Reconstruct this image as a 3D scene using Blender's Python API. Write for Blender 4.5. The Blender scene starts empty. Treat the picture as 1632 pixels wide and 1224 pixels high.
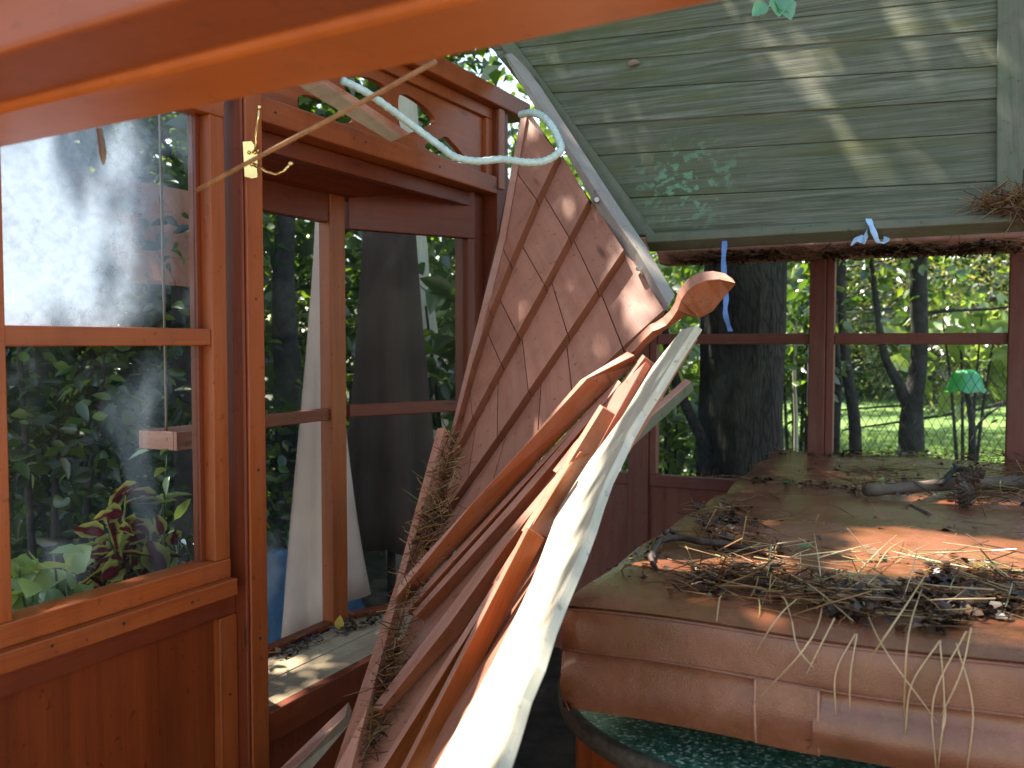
import bpy, bmesh, math, random
import numpy as np
from mathutils import Vector, Matrix, Quaternion
random.seed(7); rng = np.random.default_rng(7)
S = bpy.context.scene; COL = S.collection
R = math.radians
# ------------------------------------------------------------ camera, sky, sun, exposure
CAM = np.array([0.0, 0.0, 1.40]); F = 1472.0; PITCH = R(2.6)
cd = bpy.data.cameras.new('camera'); cam = bpy.data.objects.new('camera', cd); COL.objects.link(cam)
cam.location = CAM; cam.rotation_euler = (R(90)-PITCH, 0, 0)
cd.sensor_width = 36; cd.lens = 36*F/1632; cd.clip_start = .02; cd.clip_end = 500
cd.dof.use_dof = True; cd.dof.focus_distance = 2.3; cd.dof.aperture_fstop = 5
S.camera = cam
SUN = np.array([-.30, .35, .89]); SUN /= np.linalg.norm(SUN)
w = bpy.data.worlds.new("World"); S.world = w; w.use_nodes = True
nt = w.node_tree; sky = nt.nodes.new('ShaderNodeTexSky'); sky.sky_type = 'NISHITA'; sky.sun_disc = False
sky.sun_elevation = math.asin(SUN[2]); sky.sun_rotation = math.atan2(SUN[0], SUN[1])
wm = nt.nodes.new('ShaderNodeMix'); wm.data_type = 'RGBA'; wm.blend_type = 'MULTIPLY'; wm.inputs[0].default_value = 1; wm.inputs[7].default_value = (1, .93, .80, 1)
nt.links.new(sky.outputs[0], wm.inputs[6]); nt.links.new(wm.outputs[2], nt.nodes['Background'].inputs[0]); nt.nodes['Background'].inputs[1].default_value = .15
sl = bpy.data.lights.new('sun', 'SUN'); sl.energy = 5; sl.angle = R(.5); sl.color = (1, .93, .82)
so = bpy.data.objects.new('sun', sl); COL.objects.link(so); so.location = (-4, 5, 12)
so.rotation_euler = Vector(SUN).to_track_quat('Z', 'Y').to_euler()
S.view_settings.view_transform = 'Standard'; S.view_settings.look = 'None'
S.view_settings.exposure = 1.9; S.view_settings.gamma = 1
S.cycles.max_bounces = 8; S.cycles.transparent_max_bounces = 16; S.cycles.sample_clamp_indirect = 4

# ------------------------------------------------------------ pixel geometry (measuring the photograph)
CP, SP = math.cos(PITCH), math.sin(PITCH)
A3 = lambda *v: np.array(v, float)
def unit(v): v = np.asarray(v, float); return v/np.linalg.norm(v)
def ray(px, py):
    X = (px-816)/F; Z = (612-py)/F
    return A3(X, CP+Z*SP, -SP+Z*CP)
def P(px, py, Y): d = ray(px, py); return CAM+d*(Y/d[1])
def hit(px, py, p0, n): d = ray(px, py); return CAM+d*(np.dot(np.asarray(p0)-CAM, n)/np.dot(d, n))
def hz(px, py, z): return hit(px, py, A3(0, 0, z), A3(0, 0, 1))
# wall frame: the left wall runs away along DW, out of the gazebo is NW
ANG = R(63.5); DW = A3(math.cos(ANG), math.sin(ANG), 0); NW = A3(-DW[1], DW[0], 0); OW = A3(-.61, 2.25, 0); UP = A3(0, 0, 1)
def aW(px, py, off=0): return float(np.dot(hit(px, py, OW+NW*off, NW)-OW, DW))
def zW(px, py, off=0): return float(hit(px, py, OW+NW*off, NW)[2])
def W(a, off, z): return OW+DW*a+NW*off+UP*z
# back wall frame, square to it
UB = A3(DW[1], -DW[0], 0); NB = DW.copy()          # along, outward
OB = P(1030, 760, 4.0); OB[2] = 0
def bB(px, py, off=0): return float(np.dot(hit(px, py, OB+NB*off, NB)-OB, UB))
def zB(px, py, off=0): return float(hit(px, py, OB+NB*off, NB)[2])
def B(b, off, z): return OB+UB*b+NB*off+UP*z

# ------------------------------------------------------------ mesh buffer
class MB:
    def __init__(s): s.v = []; s.f = []; s.uv = []
    def face(s, idx, ax, off=(0, 0)):
        p = [np.asarray(s.v[i]) for i in idx]
        n = np.cross(p[1]-p[0], p[-1]-p[0])
        if np.linalg.norm(n) < 1e-12 and len(p) > 3: n = np.cross(p[2]-p[1], p[3]-p[2])
        ln = np.linalg.norm(n); n = n/ln if ln > 1e-12 else A3(0, 0, 1)
        ax = unit(ax); a = ax-n*np.dot(n, ax)
        if np.linalg.norm(a) < .15: a = np.cross(n, A3(.3, .5, .81))
        a = unit(a); b = np.cross(n, a)
        s.f.append(tuple(idx)); s.uv.append([(np.dot(q, a)+off[0], np.dot(q, b)+off[1]) for q in p])
    def box(s, o, ex, ey, ez, ax=None):
        o, ex, ey, ez = map(np.asarray, (o, ex, ey, ez))
        if ax is None: ax = max((ex, ey, ez), key=np.linalg.norm)
        if np.dot(np.cross(ex, ey), ez) < 0: ex, ey = ey, ex
        k = len(s.v); off = (random.random()*20, random.random()*20)
        s.v += [o, o+ex, o+ex+ey, o+ey, o+ez, o+ex+ez, o+ex+ey+ez, o+ey+ez]
        for q in ((3, 2, 1, 0), (4, 5, 6, 7), (0, 1, 5, 4), (1, 2, 6, 5), (2, 3, 7, 6), (3, 0, 4, 7)): s.face([k+i for i in q], ax, off)
        return s
    def loft(s, secs, ax=None, cap=True):
        """secs: list of equal-length rings of points"""
        k = len(s.v); m = len(secs[0]); off = (random.random()*20, random.random()*20)
        for r in secs: s.v += [np.asarray(p) for p in r]
        if ax is None: ax = np.mean(secs[-1], 0)-np.mean(secs[0], 0)
        for i in range(len(secs)-1):
            for j in range(m):
                j2 = (j+1) % m
                s.face([k+i*m+j, k+i*m+j2, k+(i+1)*m+j2, k+(i+1)*m+j], ax, off)
        if cap:
            s.face([k+j for j in range(m)][::-1], ax, off); s.face([k+(len(secs)-1)*m+j for j in range(m)], ax, off)
        return s
    def prism(s, poly, vec, ax):
        """polygon extruded by vec"""
        return s.loft([[np.asarray(p) for p in poly], [np.asarray(p)+vec for p in poly]], ax)
    def tube(s, pts, rad, seg=6, twist=0):
        pts = [np.asarray(p, float) for p in pts]; n = len(pts)
        if not hasattr(rad, '__len__'): rad = [rad]*n
        t = unit(pts[1]-pts[0]); a = unit(np.cross(t, A3(.31, .17, .93) if abs(t[2]) < .9 else A3(1, 0, 0))); secs = []
        for i in range(n):
            t = unit(pts[min(i+1, n-1)]-pts[max(i-1, 0)]); a = unit(a-t*np.dot(a, t)); b = np.cross(t, a)
            secs.append([pts[i]+rad[i]*(a*math.cos(2*math.pi*j/seg)+b*math.sin(2*math.pi*j/seg)) for j in range(seg)])
        return s.loft(secs, pts[-1]-pts[0])
    def build(s, name, mat, parent=None, bevel=0, smooth=False, kind=None):
        me = bpy.data.meshes.new(name); me.from_pydata([tuple(map(float, p)) for p in s.v], [], s.f)
        uvl = me.uv_layers.new(name='UVMap'); flat = [c for f in s.uv for p in f for c in p]
        if len(flat) == 2*len(me.loops): uvl.data.foreach_set('uv', flat)
        bm = bmesh.new(); bm.from_mesh(me); bmesh.ops.recalc_face_normals(bm, faces=bm.faces); bm.to_mesh(me); bm.free()
        return link(name, me, mat, parent, bevel, smooth, kind)
THINGS = []
def link(name, me, mat, parent=None, bevel=0, smooth=False, kind=None):
    o = bpy.data.objects.new(name, me); COL.objects.link(o); me.materials.append(mat)
    if parent: o.parent = parent
    if bevel:
        m = o.modifiers.new('bevel', 'BEVEL'); m.width = bevel; m.segments = 2; m.limit_method = 'ANGLE'; m.angle_limit = R(38)
    if smooth: me.shade_smooth()
    if kind: o['kind'] = kind
    return o
def tag(o, label, cat, group=None, kind=None):
    o['label'] = label; o['category'] = cat
    if group: o['group'] = group
    if kind: o['kind'] = kind
    return o
def thing(name, label, cat, group=None):
    o = bpy.data.objects.new(name, None); COL.objects.link(o); o.empty_display_size = .1
    THINGS.append(o); return tag(o, label, cat, group)
def np_mesh(name, verts, quads, uv=None):
    me = bpy.data.meshes.new(name); n = len(verts); k = len(quads); m = quads.shape[1]
    me.vertices.add(n); me.vertices.foreach_set('co', np.asarray(verts, np.float32).ravel())
    me.loops.add(k*m); me.loops.foreach_set('vertex_index', quads.astype(np.int32).ravel())
    me.polygons.add(k); me.polygons.foreach_set('loop_start', np.arange(0, k*m, m, dtype=np.int32))
    me.update(calc_edges=True)
    if uv is not None: me.uv_layers.new(name='UVMap').data.foreach_set('uv', uv.astype(np.float32).ravel())
    return me

# ------------------------------------------------------------ materials
def newmat(name):
    m = bpy.data.materials.new(name); m.use_nodes = True; t = m.node_tree; t.nodes.clear()
    out = t.nodes.new('ShaderNodeOutputMaterial'); return m, t, out
def N(t, typ, **kw):
    n = t.nodes.new(typ)
    for k, v in kw.items():
        if k.startswith('i_'): n.inputs[int(k[2:]) if k[2:].isdigit() else k[2:]].default_value = v
        else: setattr(n, k, v)
    return n
def ramp(t, fac, stops):
    r = t.nodes.new('ShaderNodeValToRGB'); e = r.color_ramp.elements
    while len(e) < len(stops): e.new(.5)
    for i, (p, c) in enumerate(stops): e[i].position = p; e[i].color = (*c, 1) if len(c) == 3 else c
    t.links.new(fac, r.inputs[0]); return r.outputs[0]
def mixc(t, fac, a, b, mode='MIX'):
    m = t.nodes.new('ShaderNodeMix'); m.data_type = 'RGBA'; m.blend_type = mode
    for sock, v in ((m.inputs[0], fac), (m.inputs[6], a), (m.inputs[7], b)):
        if hasattr(v, 'links'): t.links.new(v, sock)
        elif isinstance(v, (int, float)): sock.default_value = v
        else: sock.default_value = (*v, 1)
    return m.outputs[2]
def noise(t, vec, scale, detail=4, rough=.55, dist=0):
    n = N(t, 'ShaderNodeTexNoise'); n.inputs['Scale'].default_value = scale; n.inputs['Detail'].default_value = detail
    n.inputs['Roughness'].default_value = rough; n.inputs['Distortion'].default_value = dist
    if vec is not None: t.links.new(vec, n.inputs['Vector'])
    return n.outputs['Fac']
def mapping(t, src, scale):
    m = N(t, 'ShaderNodeMapping'); m.inputs['Scale'].default_value = scale; t.links.new(src, m.inputs[0]); return m.outputs[0]
def math_(t, op, a, b=0, clamp=False):
    m = N(t, 'ShaderNodeMath', operation=op, use_clamp=clamp)
    for i, v in enumerate((a, b)):
        if hasattr(v, 'links'): t.links.new(v, m.inputs[i])
        else: m.inputs[i].default_value = v
    return m.outputs[0]
def wood(name, dark, light, rough=.5, grain=1.0, weather=None, wamt=.4, vary=.25, coat=0, bump=.25, spec=.4):
    m, t, out = newmat(name); bs = N(t, 'ShaderNodeBsdfPrincipled'); t.links.new(bs.outputs[0], out.inputs[0])
    tc = N(t, 'ShaderNodeTexCoord'); geo = N(t, 'ShaderNodeNewGeometry')
    uv = tc.outputs['UV']
    g1 = noise(t, mapping(t, uv, (1.3*grain, 26*grain, 1)), 1.0, 6, .6, .7)     # broad growth rings along the board
    g2 = noise(t, mapping(t, uv, (7*grain, 240*grain, 1)), 1.0, 3, .6)          # fibres
    g = math_(t, 'ADD', math_(t, 'MULTIPLY', g1, .75), math_(t, 'MULTIPLY', g2, .35))
    c = ramp(t, g, [(.32, dark), (.5, tuple(.5*(a+b) for a, b in zip(dark, light))), (.72, light)])
    pos = tc.outputs['Object']
    bl = noise(t, pos, 3.1, 4, .6)
    c = mixc(t, math_(t, 'MULTIPLY', bl, .5), c, tuple(x*.62 for x in dark))
    if weather:
        wn = noise(t, mapping(t, uv, (5, 14, 1)), 1.0, 6, .7)
        wf = ramp(t, wn, [(.42, (0, 0, 0)), (.68, (1, 1, 1))])
        c = mixc(t, math_(t, 'MULTIPLY', wf, wamt), c, weather)
    kv = N(t, 'ShaderNodeTexVoronoi'); kv.inputs['Scale'].default_value = 1; t.links.new(mapping(t, uv, (2.1, 9, 1)), kv.inputs['Vector'])
    c = mixc(t, ramp(t, kv.outputs['Distance'], [(.03, (.75, .75, .75)), (.10, (0, 0, 0))]), c, tuple(x*.3 for x in dark))
    dr = noise(t, mapping(t, pos, (22, 22, 1.6)), 1.0, 4, .6); c = mixc(t, math_(t, 'MULTIPLY', ramp(t, dr, [(.5, (0, 0, 0)), (.75, (1, 1, 1))]), .35), c, tuple(x*.55 for x in dark))
    sp = noise(t, pos, 60, 2, .5); c = mixc(t, ramp(t, sp, [(.66, (0, 0, 0)), (.74, (.6, .6, .6))]), c, tuple(x*.4 for x in dark))
    hs = N(t, 'ShaderNodeHueSaturation'); t.links.new(c, hs.inputs['Color'])
    t.links.new(math_(t, 'ADD', math_(t, 'MULTIPLY', geo.outputs['Random Per Island'], vary), 1-vary/2), hs.inputs['Value'])
    t.links.new(hs.outputs[0], bs.inputs['Base Color']); bs.inputs['Roughness'].default_value = rough
    bs.inputs['Specular IOR Level'].default_value = spec
    if coat: bs.inputs['Coat Weight'].default_value = coat; bs.inputs['Coat Roughness'].default_value = .25
    b = N(t, 'ShaderNodeBump'); b.inputs['Strength'].default_value = bump; b.inputs['Distance'].default_value = .004
    t.links.new(g, b.inputs['Height']); t.links.new(b.outputs[0], bs.inputs['Normal'])
    return m
def simple(name, col, rough=.5, metal=0, var=.15, scale=20, bump=0, spec=.5):
    m, t, out = newmat(name); bs = N(t, 'ShaderNodeBsdfPrincipled'); t.links.new(bs.outputs[0], out.inputs[0])
    tc = N(t, 'ShaderNodeTexCoord'); n = noise(t, tc.outputs['Object'], scale, 5, .6)
    c = ramp(t, n, [(.3, tuple(x*(1-var*2) for x in col)), (.7, tuple(min(1, x*(1+var)) for x in col))])
    t.links.new(c, bs.inputs['Base Color']); bs.inputs['Roughness'].default_value = rough; bs.inputs['Metallic'].default_value = metal
    bs.inputs['Specular IOR Level'].default_value = spec
    if bump:
        b = N(t, 'ShaderNodeBump'); b.inputs['Strength'].default_value = bump; b.inputs['Distance'].default_value = .01
        t.links.new(n, b.inputs['Height']); t.links.new(b.outputs[0], bs.inputs['Normal'])
    return m
def leafmat(name, stops, trans=.45, gloss=.12):
    m, t, out = newmat(name); geo = N(t, 'ShaderNodeNewGeometry')
    c = ramp(t, geo.outputs['Random Per Island'], stops)
    d = N(t, 'ShaderNodeBsdfDiffuse'); tr = N(t, 'ShaderNodeBsdfTranslucent'); gl = N(t, 'ShaderNodeBsdfGlossy'); gl.inputs['Roughness'].default_value = .35
    t.links.new(c, d.inputs[0]); t.links.new(mixc(t, 1.0, c, (1.9, 1.7, .7), 'MULTIPLY'), tr.inputs[0])
    a = N(t, 'ShaderNodeMixShader'); a.inputs[0].default_value = trans; t.links.new(d.outputs[0], a.inputs[1]); t.links.new(tr.outputs[0], a.inputs[2])
    b = N(t, 'ShaderNodeMixShader'); b.inputs[0].default_value = gloss; t.links.new(a.outputs[0], b.inputs[1]); t.links.new(gl.outputs[0], b.inputs[2])
    t.links.new(b.outputs[0], out.inputs[0]); return m
def glassmat(name, dust, scale, lo, hi, tint=(.95, .97, .96), base=.006, glare_at=None):
    """clear pane with dust, bluish haze and reflection put into its colour"""
    m, t, out = newmat(name); tc = N(t, 'ShaderNodeTexCoord')
    n1 = noise(t, mapping(t, tc.outputs['Object'], (1, 1, .6)), scale, 3, .5, .6)
    n2 = noise(t, tc.outputs['Object'], scale*9, 6, .75)
    f = ramp(t, n1, [(lo, (0, 0, 0)), (hi, (1, 1, 1))])
    f = math_(t, 'MULTIPLY', f, math_(t, 'ADD', math_(t, 'MULTIPLY', n2, .8), .35))
    if glare_at is not None:   # soft bluish-white reflection painted as a dusty patch
        dv = N(t, 'ShaderNodeVectorMath', operation='DISTANCE'); t.links.new(tc.outputs['Object'], dv.inputs[0]); dv.inputs[1].default_value = glare_at
        e = ramp(t, math_(t, 'ADD', dv.outputs['Value'], math_(t, 'MULTIPLY', noise(t, tc.outputs['Object'], 6, 4, .6), .25)), [(.30, (1, 1, 1)), (.50, (0, 0, 0))])
        f = math_(t, 'ADD', f, math_(t, 'MULTIPLY', e, math_(t, 'ADD', math_(t, 'MULTIPLY', n2, 2.8), .22)))
    f = math_(t, 'ADD', math_(t, 'MULTIPLY', f, dust), base, True)
    tp = N(t, 'ShaderNodeBsdfTransparent'); tp.inputs[0].default_value = (*tint, 1)
    tl = N(t, 'ShaderNodeBsdfTranslucent'); tl.inputs[0].default_value = (.68, .80, .98, 1)
    df = N(t, 'ShaderNodeBsdfDiffuse'); df.inputs[0].default_value = (.55, .58, .62, 1)
    dd = N(t, 'ShaderNodeMixShader'); dd.inputs[0].default_value = .35; t.links.new(tl.outputs[0], dd.inputs[1]); t.links.new(df.outputs[0], dd.inputs[2])
    gl = N(t, 'ShaderNodeBsdfGlossy'); gl.inputs['Roughness'].default_value = .02
    lw = N(t, 'ShaderNodeFresnel'); lw.inputs[0].default_value = 1.4
    a = N(t, 'ShaderNodeMixShader'); t.links.new(f, a.inputs[0]); t.links.new(tp.outputs[0], a.inputs[1]); t.links.new(dd.outputs[0], a.inputs[2])
    b = N(t, 'ShaderNodeMixShader'); gb = N(t, 'ShaderNodeNewGeometry'); t.links.new(math_(t, 'MULTIPLY', math_(t, 'MULTIPLY', lw.outputs[0], math_(t, 'SUBTRACT', 1, gb.outputs['Backfacing'])), .10), b.inputs[0]); t.links.new(a.outputs[0], b.inputs[1]); t.links.new(gl.outputs[0], b.inputs[2])
    t.links.new(b.outputs[0], out.inputs[0]); return m
M = {}
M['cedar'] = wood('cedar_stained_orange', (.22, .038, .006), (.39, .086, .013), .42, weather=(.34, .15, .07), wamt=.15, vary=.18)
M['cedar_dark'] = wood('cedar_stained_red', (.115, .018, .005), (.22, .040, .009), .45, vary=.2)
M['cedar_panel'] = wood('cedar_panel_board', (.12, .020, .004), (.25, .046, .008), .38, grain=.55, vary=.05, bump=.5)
M['cedar_red'] = wood('red_stained_wood', (.16, .04, .025), (.26, .075, .05), .55, weather=(.25, .17, .13), wamt=.25)
M['pink'] = wood('sun_faded_stain', (.40, .15, .085), (.54, .24, .155), .62, weather=(.50, .36, .29), wamt=.3, vary=.25)
M['shingle'] = wood('faded_shingle', (.34, .125, .07), (.49, .20, .12), .62, weather=(.46, .28, .20), wamt=.14, vary=.42)
M['board'] = wood('stained_trim_board', (.24, .062, .018), (.42, .13, .045), .5, weather=(.34, .24, .16), wamt=.3, vary=.25)
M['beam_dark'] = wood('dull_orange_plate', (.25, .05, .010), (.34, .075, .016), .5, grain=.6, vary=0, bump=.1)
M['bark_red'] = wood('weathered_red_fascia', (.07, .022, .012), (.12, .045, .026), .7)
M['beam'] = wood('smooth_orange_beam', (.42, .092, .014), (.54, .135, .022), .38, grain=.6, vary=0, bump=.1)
M['board_orange'] = wood('fresh_orange_board', (.30, .075, .016), (.46, .14, .035), .42, vary=.2)
M['raw'] = wood('split_weathered_wood', (.46, .39, .27), (.72, .66, .53), .75, weather=(.42, .44, .28), wamt=.4, vary=.1, bump=.6)
M['mossy'] = wood('mossy_grey_trim', (.085, .082, .05), (.19, .18, .12), .75, weather=(.075, .11, .04), wamt=.65, vary=.2, bump=.5)
M['nail'] = simple('rusty_nail', (.05, .03, .022), .6, .3, .3, 90)
M['butt'] = wood('brown_butt_edge', (.16, .045, .016), (.29, .092, .036), .55, vary=.1)
M['railgrey'] = wood('grey_faded_rail', (.27, .21, .17), (.42, .35, .30), .7, weather=(.30, .33, .27), wamt=.6, vary=.1)
M['bench'] = wood('weathered_bench_board', (.34, .235, .13), (.56, .42, .27), .75, weather=(.18, .11, .06), wamt=.5, vary=.2, bump=.6)
M['brass'] = simple('polished_brass', (.80, .56, .22), .16, 1, .05, 80)
M['steel'] = simple('bolt_steel', (.45, .45, .45), .35, .9, .2, 60)
M['tube'] = simple('pale_green_tube', (.50, .62, .55), .45, 0, .12, 60)
M['ribbon'] = simple('blue_ribbon', (.09, .20, .46), .45, 0, .15, 40)
M['ribbon_pale'] = simple('pale_blue_ribbon', (.38, .58, .80), .45, 0, .15, 40)
M['soil'] = simple('woodland_soil', (.055, .038, .024), .9, 0, .4, 9, .8)
M['bark'] = simple('rough_bark', (.13, .09, .062), .9, 0, .45, 9, 1)
def barkmat(name, a_, b_, sc):
    m, t, out = newmat(name); bs = N(t, 'ShaderNodeBsdfPrincipled'); t.links.new(bs.outputs[0], out.inputs[0]); pos = N(t, 'ShaderNodeTexCoord').outputs['Object']
    v = N(t, 'ShaderNodeTexVoronoi', feature='DISTANCE_TO_EDGE'); v.inputs['Scale'].default_value = sc; t.links.new(mapping(t, math_v(t, pos), (1, 1, .22)), v.inputs['Vector'])
    n = noise(t, mapping(t, pos, (1, 1, .3)), sc*2.2, 6, .7); h = math_(t, 'ADD', math_(t, 'MULTIPLY', ramp(t, v.outputs['Distance'], [(0, (0, 0, 0)), (.22, (1, 1, 1))]), .28), math_(t, 'MULTIPLY', n, .6))
    c = ramp(t, h, [(.25, tuple(x*.3 for x in a_)), (.6, a_), (.95, b_)]); li = ramp(t, noise(t, pos, 3, 4, .6), [(.55, (0, 0, 0)), (.7, (1, 1, 1))]); c = mixc(t, math_(t, 'MULTIPLY', li, .4), c, (.12, .14, .08))
    t.links.new(c, bs.inputs['Base Color']); bs.inputs['Roughness'].default_value = .9; b = N(t, 'ShaderNodeBump'); b.inputs['Strength'].default_value = 1; b.inputs['Distance'].default_value = .05
    t.links.new(h, b.inputs['Height']); t.links.new(b.outputs[0], bs.inputs['Normal']); return m
def math_v(t, pos):
    n = N(t, 'ShaderNodeTexNoise'); n.inputs['Scale'].default_value = 3; t.links.new(pos, n.inputs['Vector']); a = N(t, 'ShaderNodeVectorMath', operation='MULTIPLY_ADD')
    t.links.new(n.outputs['Color'], a.inputs[0]); a.inputs[1].default_value = (.12, .12, .12); t.links.new(pos, a.inputs[2]); return a.outputs[0]
M['bark_ridged'] = barkmat('ridged_bark', (.06, .043, .032), (.13, .095, .07), 30)
M['bark_dark'] = simple('dark_bark', (.05, .042, .036), .9, 0, .4, 14, 1)
M['twig'] = simple('wet_twig_bark', (.07, .04, .025), .6, 0, .4, 90, .6)
M['cloth'] = simple('pale_canvas', (.68, .47, .37), .85, 0, .06, 5, .1)
M['cloth_brown'] = simple('brown_canvas', (.062, .035, .023), .85, 0, .12, 5, .1)
M['tarp'] = simple('blue_tarp', (.03, .14, .32), .4, 0, .2, 12, .4)
M['white'] = simple('white_plastic', (.65, .66, .64), .4, 0, .06, 10)
M['twig_tan'] = simple('tan_twig', (.36, .17, .06), .6, 0, .2, 60)
M['cone'] = simple('pine_cone_scale', (.11, .07, .045), .75, 0, .3, 60)
M['humus'] = leafmat('dark_leaf_litter', [(0, (.012, .007, .005)), (.65, (.045, .024, .013)), (.9, (.12, .06, .03)), (1, (.26, .17, .10))], .05, .05)
M['wire'] = simple('fence_wire', (.022, .024, .022), .7, .1, .2, 30)
M['green_plastic'] = leafmat('green_film', [(0, (.05, .42, .16)), (1, (.07, .5, .2))], .5, .15)
M['leaf'] = leafmat('leaf_green', [(0, (.022, .05, .010)), (.45, (.06, .125, .018)), (.8, (.12, .22, .03)), (1, (.24, .33, .05))])
M['leaf_far'] = leafmat('leaf_woodland', [(0, (.022, .05, .011)), (.5, (.06, .125, .02)), (.85, (.14, .24, .035)), (1, (.30, .38, .07))], .5)
M['leaf_dark'] = leafmat('leaf_dark_green', [(0, (.010, .022, .007)), (.55, (.026, .052, .012)), (.88, (.06, .11, .02)), (1, (.15, .22, .04))], .35, .06)
M['leaf_pine'] = leafmat('leaf_browning_boughs', [(0, (.03, .06, .015)), (.5, (.11, .14, .05)), (.8, (.26, .25, .11)), (1, (.36, .32, .17))], .45)
M['leaf_pale'] = leafmat('leaf_pale', [(0, (.16, .26, .10)), (.6, (.25, .36, .14)), (.95, (.34, .42, .16)), (1, (.40, .38, .10))], .35)
M['leaf_one'] = leafmat('leaf_fresh_green', [(0, (.05, .22, .07)), (1, (.09, .30, .11))], .4)
M['leaf_yellow'] = leafmat('leaf_yellow', [(0, (.55, .36, .03)), (1, (.6, .4, .05))], .3)
M['leaf_brown'] = leafmat('leaf_brown', [(0, (.12, .06, .03)), (.6, (.22, .12, .06)), (1, (.35, .24, .13))], .2)
M['needle'] = leafmat('pine_needle', [(0, (.045, .018, .008)), (.4, (.15, .062, .022)), (.75, (.30, .15, .055)), (.92, (.42, .28, .11)), (1, (.20, .28, .10))], .15, .04)
M['needle_tan'] = leafmat('long_pine_needle', [(0, (.42, .24, .10)), (.6, (.55, .38, .18)), (.85, (.42, .42, .20)), (1, (.24, .34, .14))], .2, .15)
M['glass_left'] = glassmat('dusty_glare_glass', .26, 5.0, .55, .74, glare_at=tuple(hit(30, 330, OW, NW)))
M['glass_low'] = glassmat('dusty_haze_glass', .20, 4.5, .52, .76)  # dust blotches also carry the bluish haze painted over the lower pane
M['glass'] = glassmat('window_glass', .03, 5, .55, .82)
def coleusmat():
    m, t, out = newmat('coleus_leaf'); tc = N(t, 'ShaderNodeTexCoord'); sp = N(t, 'ShaderNodeSeparateXYZ'); t.links.new(tc.outputs['UV'], sp.inputs[0])
    d = math_(t, 'MULTIPLY', math_(t, 'ABSOLUTE', math_(t, 'SUBTRACT', sp.outputs[1], .5)), 2)
    c = ramp(t, d, [(0, (.11, .012, .016)), (.42, (.055, .008, .012)), (.55, (.20, .20, .05)), (1, (.30, .32, .09))])
    df = N(t, 'ShaderNodeBsdfDiffuse'); tr = N(t, 'ShaderNodeBsdfTranslucent'); t.links.new(c, df.inputs[0]); t.links.new(mixc(t, 1.0, c, (1.8, 1.5, 1.2), 'MULTIPLY'), tr.inputs[0])
    a = N(t, 'ShaderNodeMixShader'); a.inputs[0].default_value = .4; t.links.new(df.outputs[0], a.inputs[1]); t.links.new(tr.outputs[0], a.inputs[2]); t.links.new(a.outputs[0], out.inputs[0]); return m
M['coleus'] = coleusmat()
def plankmat():
    m, t, out = newmat('lichened_roof_planks'); bs = N(t, 'ShaderNodeBsdfPrincipled'); t.links.new(bs.outputs[0], out.inputs[0])
    tc = N(t, 'ShaderNodeTexCoord'); geo = N(t, 'ShaderNodeNewGeometry'); uv = tc.outputs['UV']; pos = tc.outputs['Object']
    g1 = noise(t, mapping(t, uv, (1.6, 55, 1)), 1, 6, .65, 1.1); g2 = noise(t, mapping(t, uv, (8, 330, 1)), 1, 3, .6)
    g = math_(t, 'ADD', math_(t, 'MULTIPLY', g1, .7), math_(t, 'MULTIPLY', g2, .4))
    c = ramp(t, g, [(.36, (.032, .032, .019)), (.5, (.10, .10, .065)), (.68, (.225, .22, .165))])
    isl = geo.outputs['Random Per Island']
    c = mixc(t, math_(t, 'MULTIPLY', isl, .6), c, (.085, .08, .055))
    gr = ramp(t, noise(t, mapping(t, pos, (1, 1, 1)), 2.3, 6, .72), [(.40, (0, 0, 0)), (.62, (1, 1, 1))])
    sx = N(t, 'ShaderNodeSeparateXYZ'); t.links.new(pos, sx.inputs[0])
    lft = ramp(t, math_(t, 'ADD', math_(t, 'MULTIPLY', sx.outputs[0], -1.1), .95), [(.2, (.35, .35, .35)), (.9, (1, 1, 1))])
    c = mixc(t, math_(t, 'MULTIPLY', math_(t, 'MULTIPLY', gr, lft), .85), c, (.06, .085, .03))
    ol = ramp(t, noise(t, mapping(t, uv, (2, 20, 1)), 1, 4, .6), [(.52, (0, 0, 0)), (.7, (1, 1, 1))]); c = mixc(t, math_(t, 'MULTIPLY', ol, .75), c, (.095, .09, .03))
    dv = N(t, 'ShaderNodeVectorMath', operation='DISTANCE'); t.links.new(pos, dv.inputs[0]); dv.inputs[1].default_value = LICHEN
    near = ramp(t, math_(t, 'ADD', dv.outputs['Value'], math_(t, 'MULTIPLY', noise(t, pos, 14, 4), .22)), [(.17, (1, 1, 1)), (.30, (0, 0, 0))])
    spots = ramp(t, noise(t, pos, 34, 5, .6), [(.53, (0, 0, 0)), (.585, (1, 1, 1))])
    c = mixc(t, math_(t, 'MULTIPLY', math_(t, 'MULTIPLY', near, spots), .75), c, (.15, .28, .16))
    t.links.new(c, bs.inputs['Base Color']); bs.inputs['Roughness'].default_value = .85; bs.inputs['Specular IOR Level'].default_value = .12
    b = N(t, 'ShaderNodeBump'); b.inputs['Strength'].default_value = 1; b.inputs['Distance'].default_value = .004
    t.links.new(g, b.inputs['Height']); t.links.new(b.outputs[0], bs.inputs['Normal']); return m
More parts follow.
